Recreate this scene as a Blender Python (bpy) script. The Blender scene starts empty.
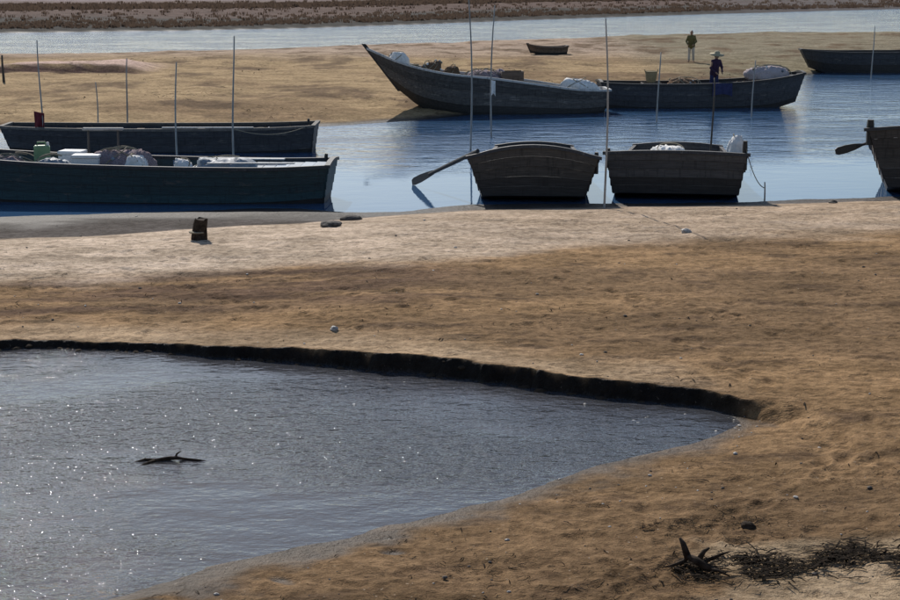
import bpy, bmesh, math, random
import numpy as np
from mathutils import Vector, Matrix

random.seed(7)
RNG = np.random.default_rng(11)
S = bpy.context.scene
COL = S.collection

# ------------------------------------------------------------------ camera, sky, sun, exposure
CAM_H, FPX, HORIZON = 5.6, 1679.0, -40.0            # metres, pixels of a 900 px wide picture, pixel row
PITCH = math.atan((300.0 - HORIZON) / FPX)
cam_d = bpy.data.cameras.new('camera')
cam_d.sensor_width = 36.0
cam_d.lens = 36.0 * FPX / 900.0
cam_d.clip_end = 12000.0
cam_d.clip_start = 0.2
cam = bpy.data.objects.new('camera', cam_d)
COL.objects.link(cam)
cam.location = (0, 0, CAM_H)
cam.rotation_euler = (math.pi / 2 - PITCH, 0, 0)
S.camera = cam

SUN_EL, SUN_AZ = math.radians(36), math.radians(-17)    # azimuth measured from straight ahead, negative = left
SUNDIR = Vector((math.sin(SUN_AZ) * math.cos(SUN_EL), math.cos(SUN_AZ) * math.cos(SUN_EL), math.sin(SUN_EL)))
W = bpy.data.worlds.new('World')
S.world = W
W.use_nodes = True
wn = W.node_tree.nodes
wl = W.node_tree.links
bg = wn['Background']
sky = wn.new('ShaderNodeTexSky')
sky.sky_type = 'NISHITA'
sky.sun_disc = False
sky.sun_elevation = SUN_EL
sky.sun_rotation = SUN_AZ
sky.altitude = 0
sky.air_density = 1.0
sky.dust_density = 0.7
sky.ozone_density = 2.0
wl.new(sky.outputs[0], bg.inputs[0])
bg.inputs[1].default_value = 0.09
sd = bpy.data.lights.new('sun', 'SUN')
sd.energy = 4.0
sd.angle = math.radians(0.53)
sd.color = (1.0, 0.94, 0.86)
sun = bpy.data.objects.new('sun', sd)
COL.objects.link(sun)
sun.location = SUNDIR * 300
sun.rotation_euler = (-SUNDIR).to_track_quat('-Z', 'Y').to_euler()
S.view_settings.view_transform = 'Standard'
S.view_settings.look = 'None'
S.view_settings.exposure = 0.28
S.view_settings.gamma = 1.0
S.view_settings.use_curve_mapping = False
S.cycles.max_bounces = 6
S.cycles.transparent_max_bounces = 12
S.cycles.sample_clamp_indirect = 4.0
S.cycles.sample_clamp_direct = 400.0


# ------------------------------------------------------------------ small helpers
def at(x, y, z=0.0):
    """world point at height z seen at pixel (x, y) of the 900 x 600 photograph"""
    sp, cp = math.sin(PITCH), math.cos(PITCH)
    d = Vector((x - 450.0, (300.0 - y) * sp + FPX * cp, (300.0 - y) * cp - FPX * sp))
    t = (z - CAM_H) / d.z
    return Vector((d.x * t, d.y * t, z))


def height_at(y, dist):
    """height of a point seen at pixel row y when it stands dist metres away"""
    sp, cp = math.sin(PITCH), math.cos(PITCH)
    return CAM_H + dist * ((300.0 - y) * cp - FPX * sp) / ((300.0 - y) * sp + FPX * cp)


def tag(o, label=None, cat=None, group=None, kind=None):
    if label: o['label'] = label
    if cat: o['category'] = cat
    if group: o['group'] = group
    if kind: o['kind'] = kind
    return o


def mesh_obj(name, verts, faces, m=None, parent=None, smooth=False, fix=True):
    me = bpy.data.meshes.new(name)
    me.from_pydata([tuple(v) for v in verts], [], [tuple(f) for f in faces])
    if fix:
        bm = bmesh.new()
        bm.from_mesh(me)
        bmesh.ops.recalc_face_normals(bm, faces=bm.faces)
        bm.to_mesh(me)
        bm.free()
    if smooth:
        me.polygons.foreach_set('use_smooth', [True] * len(me.polygons))
    if m is not None:
        me.materials.append(m)
    o = bpy.data.objects.new(name, me)
    COL.objects.link(o)
    if parent is not None:
        o.parent = parent
    return o


def empty(name, loc=(0, 0, 0), rz=0.0):
    o = bpy.data.objects.new(name, None)
    o.empty_display_size = 0.3
    COL.objects.link(o)
    o.location = loc
    o.rotation_euler = (0, 0, rz)
    return o


class MB:
    """collects geometry for one mesh"""
    def __init__(self):
        self.v, self.f = [], []

    def sweep(self, secs, cap=True, closed=True):
        n, k = len(secs), len(secs[0])
        b = len(self.v)
        for s in secs:
            self.v += [tuple(p) for p in s]
        for i in range(n - 1):
            for j in range(k if closed else k - 1):
                a, c = b + i * k + j, b + i * k + (j + 1) % k
                self.f.append((a, c, c + k, a + k))
        if cap:
            self.f.append(tuple(b + j for j in range(k))[::-1])
            self.f.append(tuple(b + (n - 1) * k + j for j in range(k)))
        return self

    def tube(self, pts, rad, n=8):
        pts = [Vector(p) for p in pts]
        if not hasattr(rad, '__len__'):
            rad = [rad] * len(pts)
        secs = []
        for i, p in enumerate(pts):
            a = pts[max(i - 1, 0)]
            c = pts[min(i + 1, len(pts) - 1)]
            d = (c - a)
            d = d.normalized() if d.length > 1e-9 else Vector((0, 0, 1))
            ref = Vector((0, 0, 1)) if abs(d.z) < 0.9 else Vector((1, 0, 0))
            u = d.cross(ref).normalized()
            w = d.cross(u)
            secs.append([p + (u * math.cos(2 * math.pi * j / n) + w * math.sin(2 * math.pi * j / n)) * rad[i] for j in range(n)])
        return self.sweep(secs)

    def box(self, c, size, rot=None, bev=0.0):
        c = Vector(c)
        hx, hy, hz = [s * 0.5 for s in size]
        bz = min(bev, hz * 0.5)
        b2 = min(bev, hx * 0.5, hy * 0.5)
        R = rot if rot is not None else Matrix.Identity(3)
        if bev <= 0:
            lv = [(0, -hz), (0, hz)]
        else:
            lv = [(b2, -hz), (0, -hz + bz), (0, hz - bz), (b2, hz)]
        secs = []
        for ins, z in lv:
            secs.append([c + R @ Vector((sx * (hx - ins), sy * (hy - ins), z)) for sx, sy in ((1, 1), (-1, 1), (-1, -1), (1, -1))])
        return self.sweep(secs)

    def lathe(self, prof, c=(0, 0, 0), n=14):
        c = Vector(c)
        return self.sweep([[c + Vector((r * math.cos(2 * math.pi * j / n), r * math.sin(2 * math.pi * j / n), z)) for j in range(n)] for r, z in prof])

    def build(self, name, m, parent=None, smooth=False):
        return mesh_obj(name, self.v, self.f, m, parent, smooth)


def spline(xs, ys):
    """smooth interpolation through table points (cubic Hermite with limited slopes)"""
    xs, ys = np.asarray(xs, float), np.asarray(ys, float)
    d = np.diff(ys) / np.diff(xs)
    m = np.zeros_like(ys)
    m[0], m[-1] = d[0], d[-1]
    m[1:-1] = 0.5 * (d[:-1] + d[1:])

    def f(x):
        x = np.clip(x, xs[0], xs[-1])
        i = np.clip(np.searchsorted(xs, x, side='right') - 1, 0, len(xs) - 2)
        h = xs[i + 1] - xs[i]
        t = (x - xs[i]) / h
        return ((2 * t ** 3 - 3 * t ** 2 + 1) * ys[i] + (t ** 3 - 2 * t ** 2 + t) * h * m[i]
                + (-2 * t ** 3 + 3 * t ** 2) * ys[i + 1] + (t ** 3 - t ** 2) * h * m[i + 1])
    return f


_lat = RNG.random((256, 256)).astype(np.float64)


def vnoise(x, y):
    xi, yi = np.floor(x).astype(np.int64), np.floor(y).astype(np.int64)
    fx, fy = x - xi, y - yi
    fx, fy = fx * fx * (3 - 2 * fx), fy * fy * (3 - 2 * fy)
    g = lambda a, b: _lat[(a * 31 + b * 7) & 255, (b * 17 + a * 3) & 255]
    return (g(xi, yi) * (1 - fx) + g(xi + 1, yi) * fx) * (1 - fy) + (g(xi, yi + 1) * (1 - fx) + g(xi + 1, yi + 1) * fx) * fy


def fbm(x, y, oct=4, gain=0.5):
    s, a, t = 0.0, 1.0, 0.0
    for o in range(oct):
        s = s + a * (vnoise(x + 17.3 * o, y - 9.1 * o) - 0.5) * 2
        t += a
        a *= gain
        x, y = x * 2.03, y * 2.03
    return s / t


def sstep(x, a, b):
    t = np.clip((x - a) / (b - a), 0, 1)
    return t * t * (3 - 2 * t)


# ------------------------------------------------------------------ materials
def new_mat(name):
    m = bpy.data.materials.new(name)
    m.use_nodes = True
    nt = m.node_tree
    return m, nt, nt.nodes, nt.links, nt.nodes['Principled BSDF']


def mixc(nt, fac, a, b, mode='MIX'):
    n = nt.nodes.new('ShaderNodeMix')
    n.data_type = 'RGBA'
    n.blend_type = mode
    for sock, val in ((n.inputs[0], fac), (n.inputs[6], a), (n.inputs[7], b)):
        if isinstance(val, bpy.types.NodeSocket):
            nt.links.new(val, sock)
        elif isinstance(val, (int, float)):
            sock.default_value = val
        else:
            sock.default_value = (*val[:3], 1)
    return n.outputs[2]


def noise(nt, vec, scale, detail=4, rough=0.55, stretch=None):
    n = nt.nodes.new('ShaderNodeTexNoise')
    n.inputs['Scale'].default_value = scale
    n.inputs['Detail'].default_value = detail
    n.inputs['Roughness'].default_value = rough
    if stretch:
        mp = nt.nodes.new('ShaderNodeMapping')
        mp.inputs['Scale'].default_value = stretch
        nt.links.new(vec, mp.inputs[0])
        vec = mp.outputs[0]
    nt.links.new(vec, n.inputs['Vector'])
    return n.outputs[0]


def ramp(nt, val, lo, hi, a=0.0, b=1.0):
    n = nt.nodes.new('ShaderNodeMapRange')
    n.interpolation_type = 'SMOOTHSTEP'
    n.inputs[1].default_value = lo
    n.inputs[2].default_value = hi
    n.inputs[3].default_value = a
    n.inputs[4].default_value = b
    nt.links.new(val, n.inputs[0])
    return n.outputs[0]


def bump(nt, h, strength, dist, normal=None):
    n = nt.nodes.new('ShaderNodeBump')
    n.inputs['Strength'].default_value = strength
    n.inputs['Distance'].default_value = dist
    nt.links.new(h, n.inputs['Height'])
    if normal is not None:
        nt.links.new(normal, n.inputs['Normal'])
    return n.outputs[0]


def objvec(nt):
    tc = nt.nodes.new('ShaderNodeTexCoord')
    return tc.outputs['Object']


def wood(name, c1, c2, rough=0.75, wear=None, wearamt=0.55, stretch=(0.6, 6, 6)):
    m, nt, N, L, P = new_mat(name)
    v = objvec(nt)
    info = N.new('ShaderNodeObjectInfo')
    add = N.new('ShaderNodeVectorMath')
    add.operation = 'ADD'
    cmb = N.new('ShaderNodeCombineXYZ')
    mul = N.new('ShaderNodeMath')
    mul.operation = 'MULTIPLY'
    mul.inputs[1].default_value = 37.0
    L.new(info.outputs['Random'], mul.inputs[0])
    L.new(mul.outputs[0], cmb.inputs[0])
    L.new(mul.outputs[0], cmb.inputs[2])
    L.new(v, add.inputs[0])
    L.new(cmb.outputs[0], add.inputs[1])
    v = add.outputs[0]
    g = noise(nt, v, 5.0, 6, 0.6, stretch)
    col = mixc(nt, ramp(nt, g, 0.3, 0.7), c1, c2)
    if wear:
        w = noise(nt, v, 2.2, 6, 0.7, tuple(0.35 * q + 0.4 for q in stretch))
        col = mixc(nt, ramp(nt, w, wearamt, wearamt + 0.12), col, wear)
    vs = noise(nt, v, 3.0, 4, 0.6, (5, 5, 0.5))
    col = mixc(nt, ramp(nt, vs, 0.52, 0.7, 0.0, 0.55), col, tuple(0.35 * q for q in c1))
    # every plank its own tone
    rr = N.new('ShaderNodeMapRange')
    rr.inputs[3].default_value = 0.72
    rr.inputs[4].default_value = 1.22
    L.new(info.outputs['Random'], rr.inputs[0])
    hsv = N.new('ShaderNodeHueSaturation')
    L.new(rr.outputs[0], hsv.inputs['Value'])
    L.new(col, hsv.inputs['Color'])
    L.new(hsv.outputs[0], P.inputs['Base Color'])
    P.inputs['Roughness'].default_value = rough
    L.new(bump(nt, g, 0.5, 0.01), P.inputs['Normal'])
    return m


def plain(name, c1, c2, rough=0.8, scale=6.0, bs=0.3, bd=0.01, spec=0.3):
    m, nt, N, L, P = new_mat(name)
    v = objvec(nt)
    g = noise(nt, v, scale, 5, 0.6)
    L.new(mixc(nt, ramp(nt, g, 0.3, 0.7), c1, c2), P.inputs['Base Color'])
    P.inputs['Roughness'].default_value = rough
    P.inputs['Specular IOR Level'].default_value = spec
    L.new(bump(nt, g, bs, bd), P.inputs['Normal'])
    return m


def ground_mat():
    m, nt, N, L, P = new_mat('sand_and_mud')
    v = objvec(nt)
    at_ = N.new('ShaderNodeAttribute')
    at_.attribute_name = 'tint'
    aw = N.new('ShaderNodeAttribute')
    aw.attribute_name = 'wet'
    n1 = noise(nt, v, 1.1, 3, 0.6, (0.7, 1.3, 1))
    n2 = noise(nt, v, 7.0, 4, 0.7)
    n3 = noise(nt, v, 70.0, 2, 0.6)
    col = mixc(nt, 1.0, at_.outputs['Color'], mixc(nt, ramp(nt, n1, 0.3, 0.72), (0.72, 0.70, 0.66), (1.18, 1.16, 1.14)), 'MULTIPLY')
    col = mixc(nt, 1.0, col, mixc(nt, ramp(nt, n2, 0.34, 0.64), (0.68, 0.66, 0.64), (1.17, 1.17, 1.17)), 'MULTIPLY')
    col = mixc(nt, 1.0, col, mixc(nt, ramp(nt, n3, 0.35, 0.65), (0.82, 0.82, 0.82), (1.12, 1.12, 1.12)), 'MULTIPLY')
    n4 = noise(nt, v, 16.0, 3, 0.75)
    col = mixc(nt, ramp(nt, n4, 0.60, 0.68, 0.0, 0.65), col, (0.05, 0.036, 0.024))
    n5 = noise(nt, v, 13.0, 3, 0.75, (1.1, 0.9, 1))
    col = mixc(nt, ramp(nt, n5, 0.66, 0.72, 0.0, 0.5), col, (0.42, 0.34, 0.25))
    wetc = mixc(nt, 1.0, col, (0.42, 0.42, 0.44), 'MULTIPLY')
    L.new(mixc(nt, aw.outputs['Fac'], col, wetc), P.inputs['Base Color'])
    r = N.new('ShaderNodeMapRange')
    r.inputs[3].default_value = 0.95
    r.inputs[4].default_value = 0.6
    L.new(aw.outputs['Fac'], r.inputs[0])
    L.new(r.outputs[0], P.inputs['Roughness'])
    r2 = N.new('ShaderNodeMapRange')
    r2.inputs[3].default_value = 0.04
    r2.inputs[4].default_value = 0.10
    L.new(aw.outputs['Fac'], r2.inputs[0])
    L.new(r2.outputs[0], P.inputs['Specular IOR Level'])
    b1 = bump(nt, n2, 0.7, 0.07)
    b2 = bump(nt, n3, 0.5, 0.012, b1)
    L.new(b2, P.inputs['Normal'])
    return m


def water_mat(name, murk, fac, s1, d1, s2, d2, rough=0.03, tint=(0.75, 0.78, 0.78), calm=False):
    """rippled water: mirror part by Fresnel, the rest partly murky, partly clear to the bed"""
    m = bpy.data.materials.new(name)
    m.use_nodes = True
    nt = m.node_tree
    N, L = nt.nodes, nt.links
    N.remove(N['Principled BSDF'])
    out = N['Material Output']
    v = objvec(nt)
    a = noise(nt, v, s1, 4, 0.55, (0.55, 1.0, 1.0))
    b = noise(nt, v, s2, 4, 0.6, (0.7, 1.0, 1.0))
    patch = noise(nt, v, 0.35, 3, 0.5, (0.5, 1.0, 1.0))
    nb = N.new('ShaderNodeMath')
    nb.operation = 'MULTIPLY'
    L.new(b, nb.inputs[0])
    L.new(ramp(nt, patch, 0.38, 0.6, 0.2, 1.0), nb.inputs[1])
    if calm:
        ra_ = N.new('ShaderNodeAttribute')
        ra_.attribute_name = 'ruffle'
        for k_ in (0, 1):
            mm = N.new('ShaderNodeMath')
            mm.operation = 'MULTIPLY'
            L.new((nb.outputs[0], a)[k_], mm.inputs[0])
            L.new(ra_.outputs['Fac'], mm.inputs[1])
            if k_ == 0: nb = mm
            else: a = mm.outputs[0]
    nrm = bump(nt, nb.outputs[0], 1.0, d2, bump(nt, a, 1.0, d1))
    fr = N.new('ShaderNodeFresnel')
    fr.inputs[0].default_value = 1.33
    L.new(nrm, fr.inputs['Normal'])
    gl = N.new('ShaderNodeBsdfGlossy')
    gl.inputs['Roughness'].default_value = rough
    gl.inputs['Color'].default_value = (1, 1, 1, 1)
    L.new(nrm, gl.inputs['Normal'])
    df = N.new('ShaderNodeBsdfDiffuse')
    df.inputs[0].default_value = (*murk, 1)
    tr = N.new('ShaderNodeBsdfTransparent')
    tr.inputs[0].default_value = (*tint, 1)
    m1 = N.new('ShaderNodeMixShader')
    m1.inputs[0].default_value = fac
    L.new(tr.outputs[0], m1.inputs[1])
    L.new(df.outputs[0], m1.inputs[2])
    m2 = N.new('ShaderNodeMixShader')
    L.new(fr.outputs[0], m2.inputs[0])
    L.new(m1.outputs[0], m2.inputs[1])
    L.new(gl.outputs[0], m2.inputs[2])
    L.new(m2.outputs[0], out.inputs[0])
    return m


M = dict(
    ground=ground_mat(),
    river=water_mat('river_water', (0.04, 0.095, 0.19), 0.92, 1.6, 0.06, 7.0, 0.02, calm=True),
    pool=water_mat('pool_water', (0.075, 0.077, 0.086), 0.6, 2.6, 0.030, 6.5, 0.050, rough=0.015),
    tar=wood('tarred_wood', (0.012, 0.011, 0.011), (0.03, 0.027, 0.026), 0.6),
    grey=wood('weathered_wood', (0.075, 0.068, 0.06), (0.14, 0.125, 0.11), 0.85, (0.25, 0.22, 0.19), 0.62),
    brown=wood('brown_wood', (0.07, 0.05, 0.036), (0.14, 0.10, 0.075), 0.8, (0.2, 0.165, 0.13), 0.64),
    tar_cross=wood('tarred_cross_boards', (0.012, 0.011, 0.011), (0.03, 0.027, 0.026), 0.6, None, 0.6, (6, 0.5, 5)),
    grey_cross=wood('weathered_cross_boards', (0.055, 0.051, 0.049), (0.090, 0.084, 0.080), 0.85, (0.14, 0.13, 0.12), 0.6, (6, 0.5, 5)),
    brown_cross=wood('brown_cross_boards', (0.040, 0.035, 0.030), (0.072, 0.062, 0.053), 0.8, (0.12, 0.105, 0.09), 0.62, (6, 0.5, 5)),
    teal_cross=wood('teal_cross_boards', (0.012, 0.036, 0.044), (0.020, 0.058, 0.068), 0.6, (0.085, 0.085, 0.08), 0.58, (6, 0.5, 5)),
    slate_cross=wood('slate_cross_boards', (0.026, 0.028, 0.034), (0.05, 0.053, 0.060), 0.7, (0.12, 0.11, 0.10), 0.58, (6, 0.5, 5)),
    weath=wood('grey_weathered_hull', (0.045, 0.044, 0.045), (0.095, 0.09, 0.085), 0.85, (0.17, 0.16, 0.145), 0.56),
    weath_cross=wood('grey_weathered_cross_boards', (0.045, 0.044, 0.045), (0.095, 0.09, 0.085), 0.85, (0.17, 0.16, 0.145), 0.56, (6, 0.5, 5)),
    bluet=plain('blue_tarpaulin', (0.020, 0.024, 0.07), (0.036, 0.042, 0.11), 0.8, 7),
    teal=wood('teal_paint', (0.012, 0.036, 0.044), (0.020, 0.058, 0.068), 0.6, (0.085, 0.085, 0.08), 0.58),
    slate=wood('slate_paint', (0.026, 0.028, 0.034), (0.05, 0.053, 0.060), 0.7, (0.12, 0.11, 0.10), 0.58),
    blue=wood('faded_blue_paint', (0.10, 0.16, 0.24), (0.16, 0.23, 0.31), 0.65, (0.30, 0.28, 0.25), 0.6),
    pale=wood('pale_grey_wood', (0.36, 0.36, 0.35), (0.55, 0.54, 0.52), 0.8, (0.24, 0.22, 0.20), 0.6),
    bamboo=wood('bamboo', (0.21, 0.205, 0.19), (0.35, 0.335, 0.31), 0.7, None, 0.6, (8, 8, 0.8)),
    darkpole=wood('dark_pole', (0.05, 0.045, 0.04), (0.10, 0.09, 0.08), 0.8, None, 0.6, (8, 8, 0.8)),
    white=plain('white_cloth', (0.62, 0.61, 0.58), (0.80, 0.79, 0.77), 0.9, 9),
    foam=plain('white_foam', (0.66, 0.67, 0.66), (0.8, 0.8, 0.79), 0.7, 20),
    net=plain('mauve_net', (0.22, 0.17, 0.19), (0.36, 0.30, 0.31), 0.95, 35, 1.0, 0.04),
    pinknet=plain('pale_pink_net', (0.38, 0.32, 0.33), (0.58, 0.51, 0.51), 0.95, 35, 1.0, 0.04),
    greenp=plain('green_plastic', (0.14, 0.24, 0.13), (0.20, 0.32, 0.18), 0.45, 5),
    maroon=plain('maroon_cloth', (0.10, 0.012, 0.02), (0.17, 0.03, 0.04), 0.9, 9),
    bluegrey=plain('grey_blue_tarpaulin', (0.16, 0.20, 0.24), (0.25, 0.29, 0.33), 0.6, 7),
    rope=plain('rope', (0.20, 0.17, 0.12), (0.33, 0.29, 0.21), 0.9, 60),
    basket=plain('wicker', (0.22, 0.17, 0.09), (0.36, 0.29, 0.17), 0.85, 40, 0.8, 0.01),
    skin=plain('skin', (0.28, 0.16, 0.10), (0.33, 0.19, 0.125), 0.55, 12, 0.1),
    hair=plain('black_hair', (0.010, 0.008, 0.007), (0.022, 0.018, 0.015), 0.5, 40),
    olive=plain('olive_cloth', (0.10, 0.09, 0.035), (0.15, 0.13, 0.055), 0.9, 9),
    cream=plain('cream_cloth', (0.42, 0.37, 0.30), (0.54, 0.49, 0.41), 0.9, 9),
    purple=plain('dark_purple_cloth', (0.028, 0.014, 0.035), (0.05, 0.028, 0.06), 0.9, 9),
    browncl=plain('brown_net', (0.10, 0.062, 0.038), (0.19, 0.125, 0.08), 0.95, 35, 1.0, 0.04),
    navy=plain('blue_cloth', (0.018, 0.022, 0.07), (0.032, 0.038, 0.11), 0.9, 9),
    straw=plain('straw', (0.30, 0.26, 0.17), (0.42, 0.37, 0.25), 0.85, 40),
    weed=plain('dark_seaweed', (0.010, 0.008, 0.006), (0.028, 0.019, 0.012), 0.95, 12, spec=0.05),
    drift=plain('dark_driftwood', (0.02, 0.015, 0.011), (0.065, 0.048, 0.035), 0.95, 14, spec=0.1),
    stone=plain('dark_stone', (0.05, 0.045, 0.04), (0.13, 0.115, 0.10), 0.85, 10, spec=0.15),
    shell=plain('pale_shell', (0.24, 0.225, 0.205), (0.42, 0.40, 0.37), 0.6, 20),
    clod=plain('wet_sand', (0.045, 0.034, 0.024), (0.045, 0.034, 0.025), 0.95, 9, 0.8, 0.03, spec=0.05),
    grass=plain('dry_marsh_grass', (0.07, 0.05, 0.038), (0.14, 0.10, 0.075), 0.95, 0.7, spec=0.1),
)

gm = M['grass'].node_tree
gt = gm.nodes.new('ShaderNodeBsdfTranslucent')
gt.inputs[0].default_value = (0.085, 0.06, 0.045, 1)
gx = gm.nodes.new('ShaderNodeMixShader')
gx.inputs[0].default_value = 0.5
gm.links.new(gm.nodes['Principled BSDF'].outputs[0], gx.inputs[1])
gm.links.new(gt.outputs[0], gx.inputs[2])
gm.links.new(gx.outputs[0], gm.nodes['Material Output'].inputs[0])

# ------------------------------------------------------------------ the ground: one sheet to the horizon
RIVER_Z, POOL_Z, TOP_Z = 0.0, 0.10, 0.40


def curve(pix, z):
    P = sorted([(at(x, y, z).x, at(x, y, z).y) for x, y in pix])
    xs = np.array([p[0] for p in P])
    ys = np.array([p[1] for p in P])
    return lambda X: np.interp(X, xs, ys)


shore = curve([(-140, 222), (0, 217), (100, 214), (200, 211), (300, 208), (345, 212), (400, 212), (470, 205), (600, 202), (750, 201), (830, 199), (900, 196), (1040, 190)], 0.0)
mudline = curve([(-140, 248), (0, 242), (100, 238), (200, 230), (300, 224), (350, 218), (400, 213), (470, 209), (900, 199), (1040, 192)], 0.05)
pale_low = curve([(-140, 288), (0, 278), (150, 269), (300, 262), (400, 266), (470, 263), (560, 246), (700, 236), (900, 229), (1040, 225)], 0.3)
bank_near = curve([(-150, 133), (0, 133), (200, 130), (330, 126), (430, 119), (520, 110), (600, 100), (700, 92), (760, 84), (820, 72), (900, 62), (1000, 55)], 0.0)
bank_far = curve([(-150, 55), (0, 54), (120, 53), (260, 51), (350, 46), (450, 44), (560, 40), (650, 36), (760, 33), (900, 33), (1000, 33)], 0.0)
far_edge = curve([(-150, 34), (0, 33), (160, 31), (300, 28), (420, 24), (520, 20), (700, 14), (900, 9), (1050, 6)], 0.0)

sc_pts = sorted([tuple(at(x, y, np.interp(x, [0, 250, 500, 760], [.23, .28, .32, .30])))[:2] for x, y in
                 [(-40, 340), (0, 339), (130, 340), (250, 346), (350, 352), (450, 361), (560, 374), (640, 382), (700, 389), (745, 399)]])
sc_pts = [(-40.0, 21.0), (-18.0, 22.0)] + sc_pts
tipx = sc_pts[-1][0]
tipy = sc_pts[-1][1]
sc_pts += [(tipx + 3, tipy - 0.6), (tipx + 30, tipy - 2)]
_sx, _sy = np.array([p[0] for p in sc_pts]), np.array([p[1] for p in sc_pts])
lo_pts = sorted([(at(x, y, POOL_Z).x, at(x, y, POOL_Z).y) for x, y in
                 [(757, 421), (712, 437), (640, 456), (580, 472), (500, 500), (400, 523), (280, 547), (180, 576), (110, 601), (40, 640)]])
lo_pts = [(-40.0, 22.0), (-16.0, 21.0), (-11.0, 13.5), (-6.5, 12.2)] + lo_pts + [(tipx + 0.6, tipy - 0.5), (tipx + 30, tipy - 1.0)]
_lx, _ly = np.array([p[0] for p in lo_pts]), np.array([p[1] for p in lo_pts])


def scarp(X):
    return np.interp(X, _sx, _sy) + 0.17 * fbm(X * 0.9, X * 0 + 3.1, 3) + 0.065 * fbm(X * 4.1, X * 0 + 8.4, 3)


def lowedge(X):
    return np.interp(X, _lx, _ly) + 0.25 * fbm(X * 0.6, X * 0 + 1.7, 3) * np.clip((tipx - X) / 3, 0, 1)


def height(X, Y):
    sh = shore(X) + 0.35 * fbm(X * 0.35, Y * 0 + 2.2, 3)
    d = sh - Y                                              # metres up the beach from the river
    dm = np.maximum(sh - mudline(X), 0.05)                  # width of the bare mud margin
    d = np.where(d > 0, np.where(d < dm, d * 0.25, d - 0.75 * dm), d)
    beach = np.where(d > 0, 0.36 * (1 - np.exp(-d / 3.2)) + 0.004 * d, np.maximum(0.10 * d, -0.7))
    beach = beach - (0.12 * sstep(-X, 0.0, 5.0) + 0.07 + 0.05 * sstep(X, -1.0, 3.0)) * sstep(d, 2.0, 8.0)
    far = beach + 0.012 * fbm(X * 0.7, Y * 1.2, 4)
    C, Lo = scarp(X), lowedge(X)
    e = Lo - Y
    near = np.where(e > 0, POOL_Z + 0.30 * (1 - np.exp(-e / 4.5)) * 0.55 + 0.006 * np.minimum(e, 2) , POOL_Z - np.minimum(0.055 * -e, 0.13))
    near = near + 0.010 * fbm(X * 0.8, Y * 1.4, 4)
    beyond = sstep(X, tipx - 0.15, tipx + 2.2)
    w = 0.12 + 0.10 * sstep(fbm(X * 1.7, X * 0 + 6.6, 3), 0.0, 0.4) + 5.5 * beyond
    k = sstep(Y + 0.05 * fbm(X * 7.0, Y * 7.0, 3), C - w * 0.85, C + w * 0.15)
    near2 = near + beyond * 0.12 + (far - near) * 0.35 * sstep(X, tipx - 2.2, tipx + 0.2) * np.exp(-np.maximum(C - Y, 0) / 0.18)
    h = near2 + (far - near2) * k
    # loose relief of the sand: ripples and hummocks
    land = np.clip((h - POOL_Z) / 0.06, 0, 1) * (Y < 60)
    rip = 0.026 * fbm(X * 1.1, Y * 2.2, 3) + 0.020 * fbm(X * 3.6, Y * 5.5, 3)
    h = h + rip * land * np.clip((sh - Y) / 2.0, 0, 1)
    # middle sandbank
    bn = bank_near(X) + 0.8 * fbm(X * 0.16, Y * 0 + 5.0, 3)
    bf = bank_far(X) + 1.6 * fbm(X * 0.12, Y * 0 + 7.0, 3)
    di = np.minimum(Y - bn, bf - Y)
    bank = np.where(di > 0, 0.42 * (1 - np.exp(-di / 4.0)), np.maximum(0.10 * di, -0.7))
    bank = bank + np.clip(di / 4, 0, 1) * (0.13 * fbm(X * 0.25, Y * 0.22, 4) + 0.07 * fbm(X * 0.9, Y * 0.7, 3))
    # the little step across its left end
    stepY = 80.0 + 1.2 * fbm(X * 0.25, Y * 0 + 4.4, 3)
    st = sstep(Y, stepY - 0.7, stepY) * (1 - sstep(Y, stepY + 2, stepY + 9)) * sstep(-X, 14.0, 16.0) * (1 - sstep(-X, 21.0, 22.0))
    bank = bank + 0.36 * st
    # far bank
    fe = far_edge(X) + 2.2 * fbm(X * 0.06, Y * 0 + 9.0, 4)
    df = Y - fe
    fl = np.where(df > 0, 0.45 * (1 - np.exp(-df / 6.0)) + 0.25 * sstep(df, 25, 34) + 0.0006 * df, np.maximum(0.12 * df, -0.7))
    fl = fl + np.clip(df / 6, 0, 1) * 0.12 * fbm(X * 0.1, Y * 0.1, 4)
    h = np.where(Y > 46, np.maximum(np.maximum(h, bank), fl), h)
    # the embankment the photographer stands on
    h = h + 4.0 * (1 - sstep(Y, 1.5, 10.0))
    # low hills along the horizon
    h = h + np.clip((Y - 900) / 2500, 0, 1) * 70 * (0.6 + 0.6 * fbm(X * 0.0012, Y * 0.0007, 4))
    return h


uf = np.linspace(-0.335, 0.335, 620)
uc = np.array([0.35, 0.37, 0.4, 0.44, 0.5, 0.58, 0.7, 0.85, 1.1, 1.5, 2.2, 3.5])
U = np.concatenate([-uc[::-1], uf, uc])


def scarp_u(u):
    Y = np.full_like(u, 22.0)
    for _ in range(60):
        Y = 0.5 * Y + 0.5 * np.clip(np.interp(u * Y, _sx, _sy), 12, 30)
    return Y


Cu = scarp_u(U)


def rows():
    A = []
    for t in np.linspace(0, 1, 26)[:-1]:
        A.append(-70 + (11.5 + 70) * (1 - (1 - t) ** 1.6) + 0 * Cu)
    b0, b1 = np.full_like(Cu, 11.5), Cu - 0.35
    for t in np.linspace(0, 1, 250)[:-1]:
        A.append(1 / (1 / b0 + (1 / b1 - 1 / b0) * t))
    for t in np.linspace(0, 1, 56)[:-1]:
        A.append(Cu - 0.35 + 0.7 * t)
    b0, b1 = Cu + 0.35, np.full_like(Cu, 250.0)
    for t in np.linspace(0, 1, 620)[:-1]:
        A.append(1 / (1 / b0 + (1 / b1 - 1 / b0) * t))
    for t in np.linspace(0, 1, 60):
        A.append(250.0 * (5200 / 250.0) ** t + 0 * Cu)
    return np.array(A)


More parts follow.
